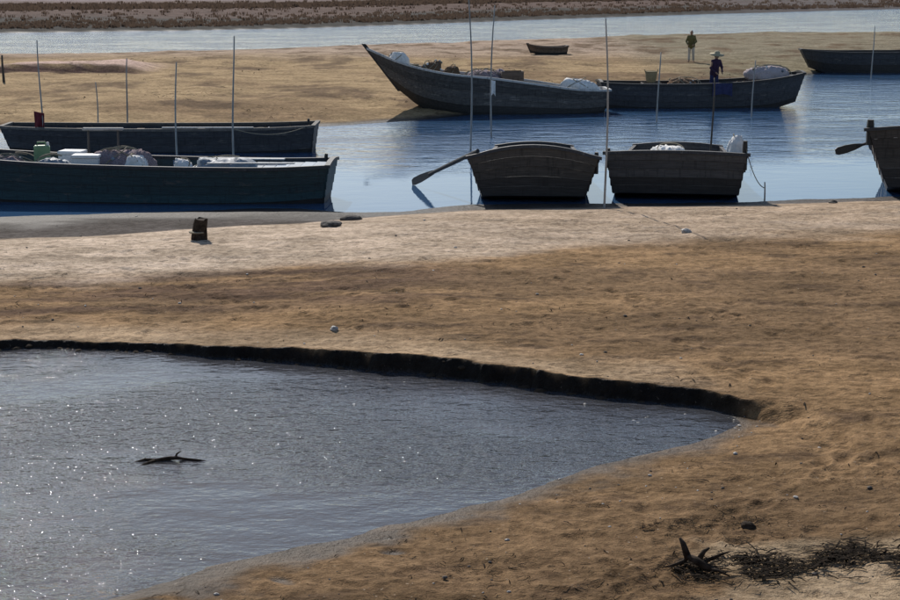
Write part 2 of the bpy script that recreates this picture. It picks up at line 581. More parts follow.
GY = rows()
GX = U[None, :] * np.maximum(GY, 12.0)
GZ = height(GX, GY)
nr, nc = GY.shape


def footprints():
    steps = []
    trails = [((820, 330), (470, 262), 34), ((900, 470), (640, 300), 30), ((380, 330), (120, 262), 26), ((900, 250), (620, 224), 26), ((560, 600), (880, 420), 24)]
    for (a, b, n) in trails:
        for i in range(n):
            t = i / (n - 1)
            p = at(a[0] + (b[0] - a[0]) * t + random.gauss(0, 3), a[1] + (b[1] - a[1]) * t ** 1.15 + random.gauss(0, 1.5), 0.3)
            q0, q1 = at(*a, 0.3), at(*b, 0.3)
            ang = math.atan2(q1.y - q0.y, q1.x - q0.x)
            sd_ = 0.11 if i % 2 else -0.11
            steps.append((p.x - math.sin(ang) * sd_, p.y + math.cos(ang) * sd_, ang + random.gauss(0, .15)))
    for i in range(170):
        p = at(random.uniform(0, 900), random.choice((random.uniform(245, 335), random.uniform(430, 600))), 0.3)
        steps.append((p.x, p.y, random.random() * 6.28))
    ymin, ymax = GY.min(1), GY.max(1)
    for (x, y, a) in steps:
        if float(lowedge(np.array([x]))[0]) - .4 < y < float(scarp(np.array([x]))[0]) + .3 and x < tipx + .6:
            continue
        r_ = np.where((ymax > y - .35) & (ymin < y + .35))[0]
        c_ = np.where(np.abs(U * y - x) < .45)[0]
        if not len(r_) or not len(c_):
            continue
        sl = (slice(r_[0], r_[-1] + 1), slice(c_[0], c_[-1] + 1))
        dx, dy = GX[sl] - x, GY[sl] - y
        l, m_ = dx * math.cos(a) + dy * math.sin(a), -dx * math.sin(a) + dy * math.cos(a)
        q_ = (l / .16) ** 2 + (m_ / .085) ** 2
        GZ[sl] += -0.024 * np.exp(-q_ ** 1.5) + 0.009 * np.exp(-((np.sqrt(q_) - 1.45) / .4) ** 2)


footprints()
verts = np.stack([GX, GY, GZ], -1).reshape(-1, 3).astype(np.float32)
idx = np.arange(nr * nc).reshape(nr, nc)
quads = np.stack([idx[:-1, :-1], idx[:-1, 1:], idx[1:, 1:], idx[1:, :-1]], -1).reshape(-1, 4).astype(np.int32)
me = bpy.data.meshes.new('ground')
me.vertices.add(len(verts))
me.vertices.foreach_set('co', verts.ravel())
me.loops.add(quads.size)
me.loops.foreach_set('vertex_index', quads.ravel())
me.polygons.add(len(quads))
me.polygons.foreach_set('loop_start', np.arange(0, quads.size, 4, dtype=np.int32))
me.polygons.foreach_set('loop_total', np.full(len(quads), 4, dtype=np.int32))
me.polygons.foreach_set('use_smooth', np.ones(len(quads), bool))
me.update()
me.validate()


def ground_colour():
    X, Y, Z = GX, GY, GZ
    mx = lambda a, b, k: a + (b - a) * k[..., None]
    gold = np.array([0.296, 0.190, 0.100])
    brown = np.array([0.210, 0.136, 0.075])
    pale = np.array([0.56, 0.455, 0.355])
    dark = np.array([0.105, 0.068, 0.042])
    mud = np.array([0.10, 0.092, 0.085])
    T = np.broadcast_to(gold, X.shape + (3,)).copy()
    s = fbm(X * 0.22, Y * 0.5, 4)
    T = mx(T, brown, sstep(s, -0.25, 0.35))
    # darker near the foot of the frame and on the right
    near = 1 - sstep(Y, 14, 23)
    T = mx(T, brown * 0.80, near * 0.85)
    # streaks of damp sand and fine weed
    g1 = fbm(X * 1.0 + 40, Y * 2.4, 5, 0.62)
    T = mx(T, dark * 0.95, sstep(g1, 0.12, 0.55) * 0.75)
    g2 = fbm(X * 3.2 + 11, Y * 5.0, 4, 0.65)
    T = mx(T, dark * 0.8, sstep(g2, 0.25, 0.6) * 0.6)
    # damp brown mottling left of centre, below the dry strip
    pl = pale_low(X)
    m2 = sstep(-X, -1.5, 1.5) * (1 - sstep(Y, pl - 0.2, pl + 0.5)) * sstep(Y, pl - 4.2, pl - 2.6)
    st = fbm(X * 0.6, Y * 2.2, 4)
    T = mx(T, np.array([0.115, 0.070, 0.046]), m2 * np.clip(0.62 + 1.6 * st, 0, 1) * 0.9)
    # dry pale strip along the river
    k = sstep(Y + 0.9 * fbm(X * 0.5, Y * 0.9, 4), pl - 0.7, pl + 0.8)
    amt = np.interp(X, [-12, -4, -1, 2, 9], [0.92, 0.9, 0.8, 0.66, 0.55])
    T = mx(T, pale, k * amt)
    # thin pale rim on the lip of the scarp
    C = scarp(X)
    rim = sstep(Y, C - 0.02, C + 0.15) * (1 - sstep(Y + 0.5 * fbm(X, Y, 3), C + 0.3, C + 1.8)) * (1 - sstep(X, tipx - 1.5, tipx + 0.5))
    T = mx(T, np.array([0.40, 0.30, 0.20]), rim * 0.7)
    face_shade = sstep(Y, C - 0.34, C - 0.22) * (1 - sstep(Y, C - 0.01, C + 0.05)) * (1 - sstep(X + 0.2 * fbm(X * 4, Y * 4, 3), tipx - 0.2, tipx + 0.35))
    T = mx(T, np.array([0.034, 0.027, 0.021]), face_shade)  # scarp face: dark silt, blackened so the tint carries its backlit shade
    # dry patch at the lower right, in front of the seaweed
    T = mx(T, np.array([0.33, 0.25, 0.165]), sstep(X + 0.5 * fbm(X * 1.5, Y * 2, 3), 2.1, 2.7) * (1 - sstep(Y + 0.2 * fbm(X * 2, Y * 2, 3), 15.0, 15.3)))
    # pool floor
    pf = ((Y < C) & (Z < POOL_Z + 0.03) & (X < tipx + 1.2)) * 1.0
    T = mx(T, np.array([0.13, 0.125, 0.12]), pf * sstep(-Z, -(POOL_Z + 0.02), -(POOL_Z - 0.03)))
    # river bed and the wet margin
    ml = mudline(X) + 0.25 * fbm(X * 0.8, Y * 1.1, 3)
    T = mx(T, np.array([0.105, 0.093, 0.086]), sstep(Y, ml - 0.15, ml + 0.1) * (Y < 46) * sstep(-X, -1.5, 1.0))
    rb = (Y > shore(X) - 3) & (Y < 1000)
    T = mx(T, mud, rb * sstep(-Z, -0.09, 0.02))
    # middle bank
    bank = (Y > bank_near(X) - 1.5) & (Y < bank_far(X) + 3)
    s2 = fbm(X * 0.11, Y * 0.18, 4)
    bc = mx(np.broadcast_to(np.array([0.38, 0.275, 0.155]), X.shape + (3,)), np.array([0.26, 0.178, 0.10]), sstep(s2, -0.1, 0.4))
    bc = mx(bc, np.array([0.42, 0.33, 0.265]), sstep(Y, 88, 100) * 0.8)
    bc = mx(bc, np.array([0.20, 0.185, 0.125]), sstep(X, 8.0, 14.0) * 0.8)
    s4 = fbm(X * 0.5 + 9, Y * 0.35, 5, 0.62)
    bc = mx(bc, np.array([0.14, 0.092, 0.055]), sstep(s4, 0.02, 0.42) * 0.85)
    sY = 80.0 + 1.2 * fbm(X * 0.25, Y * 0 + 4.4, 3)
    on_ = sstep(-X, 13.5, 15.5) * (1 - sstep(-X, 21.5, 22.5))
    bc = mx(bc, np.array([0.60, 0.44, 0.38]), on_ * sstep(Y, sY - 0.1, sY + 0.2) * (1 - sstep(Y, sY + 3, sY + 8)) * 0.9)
    bc = mx(bc, np.array([0.09, 0.05, 0.045]), on_ * sstep(Y, sY - 1.1, sY - 0.7) * (1 - sstep(Y, sY - 0.35, sY - 0.05)))  # face and foot of the step: shade painted in as dark maroon
    bc = mx(bc, mud, sstep(-Z, -0.10, 0.0))
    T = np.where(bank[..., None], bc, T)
    # far bank: wet greenish edge, brown marsh, pale flats behind
    df = Y - far_edge(X)
    fb = df > -2
    s3 = fbm(X * 0.05, Y * 0.12, 4)
    fc = np.broadcast_to(np.array([0.062, 0.060, 0.056]), X.shape + (3,))
    fc = mx(fc, np.array([0.135, 0.095, 0.082]), sstep(df + 10 * s3, 14, 26))
    fc = mx(fc, np.array([0.26, 0.21, 0.215]), sstep(df + 16 * s3, 62, 88) * (1 - sstep(X, -5, 8) * 0.75))
    fc = mx(fc, np.array([0.13, 0.115, 0.115]), sstep(X, 22, 40) * 0.8)
    fc = mx(fc, np.array([0.10, 0.11, 0.08]), sstep(Y, 500, 1200))
    T = np.where(fb[..., None], fc, T)
    T = T * (1 + 0.10 * fbm(X * 0.8, Y * 2.0, 3))[..., None]
    # wetness: near the pool level, at the scarp face, along the river
    wet = np.zeros_like(X)
    inpool = (Y < C + 0.06) & (Y > 9)
    wet = np.maximum(wet, inpool * (1 - sstep(Z + 0.012 * fbm(X * 1.5, Y * 2, 3), POOL_Z + 0.005, POOL_Z + 0.030)) * (X < tipx + 1.5))
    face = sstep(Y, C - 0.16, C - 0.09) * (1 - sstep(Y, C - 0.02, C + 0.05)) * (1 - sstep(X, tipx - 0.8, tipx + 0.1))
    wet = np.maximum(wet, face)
    wet = np.maximum(wet, (Y > shore(X) - 4) * (1 - sstep(Z + 0.02 * fbm(X * 0.9, Y * 1.6, 3), 0.02, 0.07)))
    return np.clip(T, 0.01, 0.9), np.clip(wet, 0, 1)


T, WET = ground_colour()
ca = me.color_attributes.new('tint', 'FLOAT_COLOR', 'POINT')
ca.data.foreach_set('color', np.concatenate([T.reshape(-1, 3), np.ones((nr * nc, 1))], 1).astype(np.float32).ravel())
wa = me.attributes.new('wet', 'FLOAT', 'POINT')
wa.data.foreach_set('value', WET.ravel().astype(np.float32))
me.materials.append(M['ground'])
ground = bpy.data.objects.new('ground', me)
COL.objects.link(ground)
tag(ground, 'brown tidal sand and mud flats reaching away past the boats', kind='structure')


def gz(x, y):
    return float(height(np.array([float(x)]), np.array([float(y)]))[0])


def strip_sheet(name, xs, lo, hi, z, m, n=2):
    v, f = [], []
    for x, a, b in zip(xs, lo, hi):
        for j in range(n):
            v.append((x, a + (b - a) * j / (n - 1), z))
    for i in range(len(xs) - 1):
        for j in range(n - 1):
            a = i * n + j
            f.append((a, a + n, a + n + 1, a + 1))
    o = mesh_obj(name, v, f, m)
    for p in o.data.polygons:
        if p.normal.z < 0:
            o.data.flip_normals()
            break
    return o


xs = np.linspace(-16.5, tipx + 1.1, 260)
pool = strip_sheet('pool_water', xs, lowedge(xs) - 0.9, scarp(xs) + 0.02, POOL_Z, M['pool'])
tag(pool, 'still grey tidal pool lying below the dark sand bank', kind='structure')
xs = np.concatenate([np.linspace(-900, -60, 12), np.linspace(-50, 50, 101), np.linspace(60, 900, 12)])
river = strip_sheet('river_water', xs, shore(xs) - 1.6, far_edge(xs) + 3.0, RIVER_Z, M['river'], 70)
_v = np.empty(len(river.data.vertices) * 3, np.float32)
river.data.vertices.foreach_get('co', _v)
_v = _v.reshape(-1, 3)
_d = _v[:, 1] - shore(_v[:, 0]) + 2.0 * fbm(_v[:, 0] * .25, _v[:, 1] * .5, 3)
_r = 0.05 + 1.15 * sstep(_d, 5.0, 11.0)
river.data.attributes.new('ruffle', 'FLOAT', 'POINT').data.foreach_set('value', _r.astype(np.float32))
tag(river, 'blue rippled river channel between the beach and the far bank', kind='structure')

# ------------------------------------------------------------------ boats
TS = [0, .12, .3, .5, .7, .88, 1]


def make_boat(label, loc, yaw, L, hbs, hbb, zs, zb, ends=(0.86, 0.86), n=4, mats=('grey', 'tar'), split=2, crown=(0.0, 0.0),
              rail='grey', inner='brown', thwarts=(.22, .42, .62, .8), deck=None, posts=(), roll=0.0, tilt=0.0, point=(False, False), deckm=None):
    root = empty('wooden_boat', loc, yaw)
    root.rotation_euler = (roll, tilt, yaw)
    tag(root, label, 'boat', 'wooden fishing boats moored in the channel')
    fs, fb, fzs, fzb = spline(TS, hbs), spline(TS, hbb), spline(TS, zs), spline(TS, zb)
    N = 27
    tt = np.linspace(0, 1, N)
    e0, e1 = ends

    def pt(t, s, side, out=0.0):
        t = np.float64(t)
        xs_, xb_ = (t - 0.5) * L, -0.5 * L * e0 + t * 0.5 * L * (e0 + e1)
        x = xb_ + (xs_ - xb_) * s
        y = fb(t) + (fs(t) - fb(t)) * (s ** 0.8) + out
        z = fzb(t) + (fzs(t) - fzb(t)) * s
        return Vector((x, side * y, z))

    th = 0.034
    for side in (1, -1):
        for k in range(n):
            s0, s1 = k / n, (k + 1) / n
            lap = 0.018
            secs = [[pt(t, max(s0 - 0.015, 0), side, lap + 0.012), pt(t, s1, side, 0.004), pt(t, s1, side, -th), pt(t, s0 + 0.004, side, -th)] for t in tt]
            MB().sweep(secs).build('strake', M[mats[0] if k >= split else mats[1]], root)
        # gunwale
        secs = []
        for t in tt:
            p = pt(t, 1, side)
            o_, i_ = 0.045, -0.06
            secs.append([p + Vector((0, side * o_, -0.05)), p + Vector((0, side * o_, 0.012)), p + Vector((0, side * (o_ - 0.012), 0.026)), p + Vector((0, side * i_, 0.026)), p + Vector((0, side * i_, -0.05))])
        MB().sweep(secs).build('gunwale', M[rail], root)
        # ribs
        for t in np.linspace(0.09, 0.91, 11):
            secs = []
            for s in np.linspace(0.02, 0.93, 5):
                p = pt(t, s, side, -th - 0.002)
                q = p + Vector((0, -side * 0.045, 0))
                secs.append([p + Vector((-.025, 0, 0)), p + Vector((.025, 0, 0)), q + Vector((.025, 0, 0)), q + Vector((-.025, 0, 0))])
            MB().sweep(secs).build('rib', M[inner], root)
    # bottom
    secs = []
    for t in tt:
        a, b = pt(t, 0, 1), pt(t, 0, -1)
        secs.append([a, b, b + Vector((0, 0, .05)), a + Vector((0, 0, .05))])
    MB().sweep(secs).build('bottom', M[mats[1]], root)
    # floor boards
    nb = 5
    for j in range(nb):
        secs = []
        for t in np.linspace(0.08, 0.92, 14):
            z = fzb(t) + 0.075
            hb = (fb(t) + 0.02) * 0.94
            y0, y1 = -hb + 2 * hb * j / nb + 0.008, -hb + 2 * hb * (j + 1) / nb - 0.008
            x = pt(t, 0, 1).x
            secs.append([Vector((x, y0, z)), Vector((x, y1, z)), Vector((x, y1, z + .028)), Vector((x, y0, z + .028))])
        MB().sweep(secs).build('floor_board', M[inner], root)
    # ends
    for e, t in ((0, 0.0), (1, 1.0)):
        sg = -1 if e == 0 else 1
        if point[e]:
            secs = []
            for s in np.linspace(-0.04, 1.10, 8):
                p = pt(t, max(min(s, 1), 0), 1)
                q = pt(t, 1, 1) - pt(t, 0, 1)
                x = p.x + (s - max(min(s, 1), 0)) * q.x
                z = p.z + (s - max(min(s, 1), 0)) * q.z
                secs.append([Vector((x - .09 * sg, -.055, z)), Vector((x - .09 * sg, .055, z)), Vector((x + .07 * sg, .035, z)), Vector((x + .07 * sg, -.035, z))])
            MB().sweep(secs).build('stem', M[mats[1]], root)
        else:
            for k in range(n):
                s0, s1 = k / n + 0.004, (k + 1) / n - 0.004
                lap = 0.02
                secs = []
                for w in np.linspace(-1, 1, 11):
                    a, b = pt(t, s0, 1), pt(t, s1, 1)
                    cr0 = crown[e] * (1 - w * w) * (s0 if k else 0)
                    cr1 = crown[e] * (1 - w * w) * s1
                    pa = Vector((a.x, a.y * w, a.z + cr0))
                    pb = Vector((b.x, b.y * w, b.z + cr1))
                    d = Vector((sg * .04, 0, 0))
                    secs.append([pa + d * 1.4, pb + d, pb - d * .4, pa - d * .4])
                MB().sweep(secs).build('transom_board', M[(mats[0] if k >= split else mats[1]) + '_cross'], root)
            secs = []
            for w in np.linspace(-1.06, 1.06, 13):
                b = pt(t, 1, 1)
                p = Vector((b.x, b.y * w, b.z + crown[e] * max(0, 1 - w * w)))
                secs.append([p + Vector((sg * .075, 0, -.04)), p + Vector((sg * .075, 0, .035)), p + Vector((-sg * .05, 0, .035)), p + Vector((-sg * .05, 0, -.04))])
            MB().sweep(secs).build('transom_cap', M[rail], root)
    for t in thwarts:
        hb = float(fs(t)) - 0.05
        z = float(fzs(t)) - 0.14
        MB().box((pt(t, .9, 1).x, 0, z), (0.24, 2 * hb, 0.045), bev=0.008).build('thwart', M[inner], root)
    if deck:
        t0, t1, nd = deck
        for i in range(nd):
            t = t0 + (t1 - t0) * (i + .5) / nd
            hb = float(fs(t)) - 0.055
            z = float(fzs(t)) - 0.075
            MB().box((pt(t, .95, 1).x, 0, z), (abs(t1 - t0) * L / nd - 0.012, 2 * hb, 0.03), bev=0.005).build('deck_plank', M[deckm or rail], root)
    for t, side, h, r in posts:
        p = pt(t, 1, side)
        MB().tube([p + Vector((0, -side * .03, -.35)), p + Vector((0, -side * .03, h * .5)), p + Vector((0.01, -side * .03, h))], [r, r, r * .85], 8).build('post', M['tar'], root)
    root['half'] = 0
    del root['half']
    return root, pt


def px_boat(x, y, z=0.0):
    p = at(x, y, z)
    return p


# --- two square-ended boats drawn up bow-on at the water's edge
pa = at(537, 203, 0.0)
boatA, ptA = make_boat('brown square-bowed boat with a crowned end board, long oar jutting from its left side',
                       (pa.x + 0.06, pa.y + 2.9, -0.10), math.radians(-90 - 3), 5.9,
                       [1.0, 1.16, 1.3, 1.4, 1.46, 1.5, 1.5], [.8, .95, 1.1, 1.2, 1.22, 1.22, 1.18],
                       [.80, .68, .60, .62, .78, 1.02, 1.17], [.22, .06, .0, .0, .02, .12, .26], ends=(.9, .95), n=5, split=2,
                       mats=('brown', 'tar'), crown=(.10, .28), rail='slate', deck=(.86, .985, 4), posts=((.97, 1, .16, .05),))
pb = at(675, 201, 0.0)
boatB, ptB = make_boat('grey square-bowed boat with upright corner posts beside the brown one on the beach edge',
                       (pb.x + 0.42, pb.y + 3.0, -0.08), math.radians(-90 - 8), 6.0,
                       [1.15, 1.3, 1.45, 1.55, 1.6, 1.63, 1.63], [1.0, 1.15, 1.3, 1.38, 1.42, 1.46, 1.47],
                       [.74, .64, .56, .58, .78, 1.04, 1.20], [.2, .06, .0, .0, .02, .12, .24], ends=(.9, .955), n=5, split=2,
                       mats=('grey', 'tar'), crown=(.08, .05), rail='slate', deck=(.86, .985, 4), posts=((.985, 1, .34, .06), (.90, 1, .30, .05), (.985, -1, .12, .05)))
pr = at(947, 196, 0.0)
boatR, ptR = make_boat('dark brown boat cut off by the right edge, high corner post at its bow',
                       (pr.x + 0.58, pr.y + 2.6, -0.08), math.radians(-90 - 13), 6.0,
                       [1.2, 1.4, 1.6, 1.7, 1.8, 1.86, 1.9], [.9, 1.1, 1.25, 1.3, 1.34, 1.36, 1.36],
                       [1.1, .95, .85, .9, 1.1, 1.45, 1.68], [.2, .06, .0, .0, .02, .12, .28], ends=(.9, .94), n=6, split=2,
                       mats=('brown', 'tar'), crown=(.08, .12), rail='slate', deck=(.86, .985, 4), posts=((.985, -1, .26, .09), (.985, 1, .2, .07)))

# --- the long teal boat on the left, side on
p1 = at(327, 204, 0.0)
L1 = 9.6
ya = math.radians(-3.5)
boat1, pt1 = make_boat('long dark teal boat lying side-on at the left edge, loaded with pale gear',
                       (p1.x - math.cos(ya) * L1 / 2 * .985, p1.y - math.sin(ya) * L1 / 2 + 0.7, -0.16), ya, L1,
                       [.75, .92, 1.05, 1.1, 1.06, .96, .82], [.5, .72, .86, .9, .86, .74, .58],
                       [1.30, 1.20, 1.10, 1.05, 1.02, 1.02, 1.06], [.14, .04, .0, .0, .0, .04, .12], ends=(.93, .965), n=5, split=1,
                       mats=('teal', 'tar'), rail='slate', inner='blue', thwarts=(.18, .34, .5, .66, .82), crown=(.06, .06),
                       deck=(.80, .985, 6), deckm='blue', posts=((.975, 1, .12, .045),))
# --- a second, darker boat just behind it
p2 = at(312, 152, 0.0)
ya = math.radians(-1.0)
L2 = 9.3
boat2, pt2 = make_boat('slate-dark flat boat moored behind the teal boat, square end to the right',
                       (p2.x - L2 / 2 * .985, p2.y + 0.6, -0.18), ya, L2,
                       [.6, .8, .92, .95, .92, .86, .76], [.42, .62, .74, .78, .74, .66, .55],
                       [.92, .90, .88, .88, .89, .92, .97], [.12, .03, 0, 0, 0, .03, .10], ends=(.94, .975), n=4, split=1,
                       mats=('slate', 'tar'), rail='grey', inner='brown', posts=((.97, 1, .1, .04),))
# --- the boat with the high bow lying off the sandbank
pc0 = at(590, 111, 0.0)
pc1 = at(420, 118, 0.0)
Lc = 9.0
yc = math.radians(180 + 5.0)
boatC, ptC = make_boat('dark boat with a high upswept bow, white bundle near its tip',
                       (0.5 * (at(362, 116, 0).x + at(610, 112, 0).x), 0.5 * (pc0.y + pc1.y) + 0.75, -0.16), yc, Lc,
                       [.66, .85, 1.0, 1.02, .92, .5, .05], [.45, .66, .8, .82, .66, .28, .03],
                       [1.02, 1.06, 1.28, 1.52, 1.72, 2.12, 2.58], [.12, .03, 0, 0, .04, .36, 1.05], ends=(.95, .74), n=6, split=2,
                       mats=('weath', 'tar'), rail='pale', inner='brown', thwarts=(.15, .3, .45, .6, .72), point=(False, True), deck=(.80, .93, 5))
# --- the long boat right of it with people
pd0 = at(700, 108, 0.0)
Ld = 7.9
yd = math.radians(4.0)
boatD, ptD = make_boat('dark low boat right of the high-bowed one, a straw-hatted person standing in it',
                       (0.5 * (at(597, 108, 0).x + at(803, 106, 0).x), pd0.y + 0.75, -0.16), yd, Ld,
                       [.62, .8, .95, 1.0, .95, .78, .55], [.45, .62, .76, .8, .74, .56, .36],
                       [1.14, 1.10, 1.08, 1.10, 1.16, 1.30, 1.46], [.12, .03, 0, 0, .02, .10, .34], ends=(.95, .92), n=5, split=1,
                       mats=('slate', 'tar'), rail='tar', inner='brown', crown=(.06, .05), deck=(.82, .98, 5))
# --- the one far away at the right edge
pe = at(860, 73, 0.0)
boatE, ptE = make_boat('distant black boat near the right edge, lying off the end of the sandbank',
                       (pe.x + 0.6, pe.y + 0.8, -0.16), math.radians(180 + 3), 7.0,
                       [.62, .8, .95, 1.0, .92, .62, .28], [.45, .62, .76, .8, .66, .4, .16],
                       [1.3, 1.25, 1.2, 1.2, 1.2, 1.25, 1.32], [.12, .03, 0, 0, .02, .12, .4], ends=(.95, .86), n=4, split=2,
                       mats=('slate', 'tar'), rail='tar', inner='brown')
# --- small boat on the sandbank, keel up
pf = at(547, 53, 0.4)
small, _ = make_boat('small dark brown rowing boat left on the far side of the sandbank',
                     (pf.x, pf.y, gz(pf.x, pf.y) - 0.04), math.radians(186), 2.25,
                     [.4, .5, .55, .56, .5, .34, .08], [.28, .36, .4, .42, .36, .2, .03],
                     [.5, .46, .44, .45, .48, .55, .62], [.05, .01, 0, 0, .01, .05, .12], ends=(.94, .8), n=3, split=1,
                     mats=('brown', 'tar'), rail='brown', inner='brown', thwarts=(.35, .6), point=(False, True))


def on(boat, lx, ly, lz):
    """world point of a place given in a boat's own coordinates"""
    R = boat.rotation_euler.to_matrix()
    return boat.location + R @ Vector((lx, ly, lz))


# ------------------------------------------------------------------ oars and poles
def oar(label, a, b, blade=0.9, r=0.032, group=None, mat='tar'):
    """a = handle end, b = blade end"""
    a, b = Vector(a), Vector(b)
    root = empty('oar', a)
    d = (b - a)
    L = d.length
    d.normalize()
    MB().tube([Vector((0, 0, 0)), d * (L - blade) * .5, d * (L - blade * .8)], [r, r * 1.1, r * .9], 8).build('shaft', M[mat], root)
    u = d.cross(Vector((0, 0, 1))).normalized()
    w = u.cross(d).normalized()
    secs = []
    for t, hw in ((0, r), (.25, .075), (.6, .10), (.9, .095), (1, .06)):
        p = d * (L - blade + blade * t)
        secs.append([p + w * hw + u * .012, p + w * hw - u * .012, p - w * hw - u * .012, p - w * hw + u * .012])
    MB().sweep(secs).build('blade', M[mat], root)
    tag(root, label, 'oar')
    return root


bow_left = on(boatA, 2.7, -1.44, 1.10)
q = at(411, 183, 0.12)
h_end = bow_left + (bow_left - q).normalized() * 0.25
h_end.z = bow_left.z + 0.22
qd = q.copy()
oar('long dark oar slanting from the brown boat down to the water', h_end, (qd.x + 0.02, qd.y + 0.6, 0.06), 1.3, 0.05)
ra = on(boatR, 2.75, -1.75, 1.30)
oar('dark oar sticking out left from the boat at the right edge', ra + Vector((0.5, 0.15, 0.18)), ra + Vector((-0.98, -0.2, -0.16)), 0.7, 0.035)


def pole(name, label, px, base_y, top_y, base_z=0.0, r=0.034, mat='bamboo', lean=(0, 0), loc=None):
    b = at(px, base_y, base_z) if loc is None else Vector(loc)
    zt = height_at(top_y, b.y)
    z0 = min(gz(b.x, b.y), b.z) - 0.25 if loc is None else b.z
    root = empty(name, (b.x, b.y, z0))
    H = zt - z0
    pts, rad = [], []
    n = 12
    ph = random.random() * 6
    for i in range(n + 1):
        t = i / n
        pts.append((lean[0] * t + 0.022 * H * math.sin(ph + t * 3.1) * t, lean[1] * t + 0.01 * H * math.sin(ph * 2 + t * 2) * t, H * t))
        rad.append(r * .82 * (1.12 - 0.5 * t))
    shaft = MB().tube(pts, rad, 8).build('shaft', M[mat], root, smooth=True)
    for i in range(2, n - 1, 2):
        p = Vector(pts[i])
        MB().lathe([(rad[i] * .98, -.012), (rad[i] * 1.14, -.005), (rad[i] * 1.14, .005), (rad[i] * .98, .012)], p, 8).build('joint', M[mat], shaft)
    tag(root, label, 'pole', 'mooring poles standing among the boats')
    return root


pole('mooring_pole', 'tallest pole, rising out of the top of the picture behind the brown boat', 470, 150, -14)
pole('mooring_pole', 'tall pole just right of the tallest one, with a pale rag tied on', 492, 137, 5)
pole('mooring_pole', 'tall pole standing between the brown and the grey square-bowed boats', 604, 212, 18, r=0.03)
pole('mooring_pole', 'pole in front of the left end of the low dark boat', 657, 122, 52, r=0.036)
pole('mooring_pole', 'thin pole in front of the right half of the low dark boat', 752, 117, 60, r=0.034)
pole('mooring_pole', 'tall pole behind the teal boat, right of all poles there', 234, 160, 36, r=0.036)
pole('mooring_pole', 'pole rising between the teal boat and the slate boat', 178, 165, 62, r=0.034)
pole('mooring_pole', 'pole with a maroon cloth near the left edge', 45, 152, 40, r=0.032)
pole('mooring_pole', 'thin leaning pole left of the middle of the slate boat', 127, 128, 58, r=0.034, lean=(0.12, 0))
pole('mooring_pole', 'dark stubby pole on the sandbank at the left edge', 4, 84, 55, base_z=0.35, r=0.075, mat='darkpole')
pole('mooring_pole', 'slim pole among the distant boats at the right', 871, 78, 26, r=0.04)
pole('mooring_pole', 'thin pole on the sandbank left of the slate boat poles', 98, 128, 82, r=0.03)
mb = on(boatB, 1.2, 0.62, 0.10)
pole('mast_pole', 'short dark mast standing in the grey square-bowed boat', 710, 0, 78, loc=(at(710, 165, .0).x * mb.y / at(710, 165, 0).y, mb.y, 0.02), r=0.032, mat='darkpole')
pole('mooring_pole', 'short stake against the grey boat, right of its posts', 764, 206, 182, r=0.028)


def cloth(name, label, cat, centre, w, h, mat, amp=0.04, tilt=0.2):
    """a folded hanging cloth with thickness"""
    root_secs = []
    nx, nz = 9, 8
    g = [[None] * nz for _ in range(nx)]
    for i in range(nx):
        for j in range(nz):
            u, v = i / (nx - 1), j / (nz - 1)
            g[i][j] = Vector((w * (u - .0), amp * math.sin(u * 9 + v * 2) * (0.3 + v), -h * v * (1 - .18 * math.sin(u * 3)) - tilt * w * u))
    secs = []
    for i in range(nx):
        secs.append([p + Vector((0, .008, 0)) for p in g[i]] + [p - Vector((0, .008, 0)) for p in g[i][::-1]])
    o = MB().sweep(secs).build(name, M[mat], None, smooth=False)
    o.location = centre
    tag(o, label, cat)
    return o


b = at(492, 137, 0)
cloth('rag', 'pale rag tied around the second tall pole', 'rag', (b.x - 0.03, b.y - 0.05, height_at(80, b.y)), 0.13, 0.5, 'white', 0.03)
b = at(45, 152, 0)
cloth('flag_cloth', 'maroon cloth hanging from the pole near the left edge', 'cloth', (b.x - 0.26, b.y - 0.05, height_at(111, b.y)), 0.30, 0.52, 'maroon', 0.05)


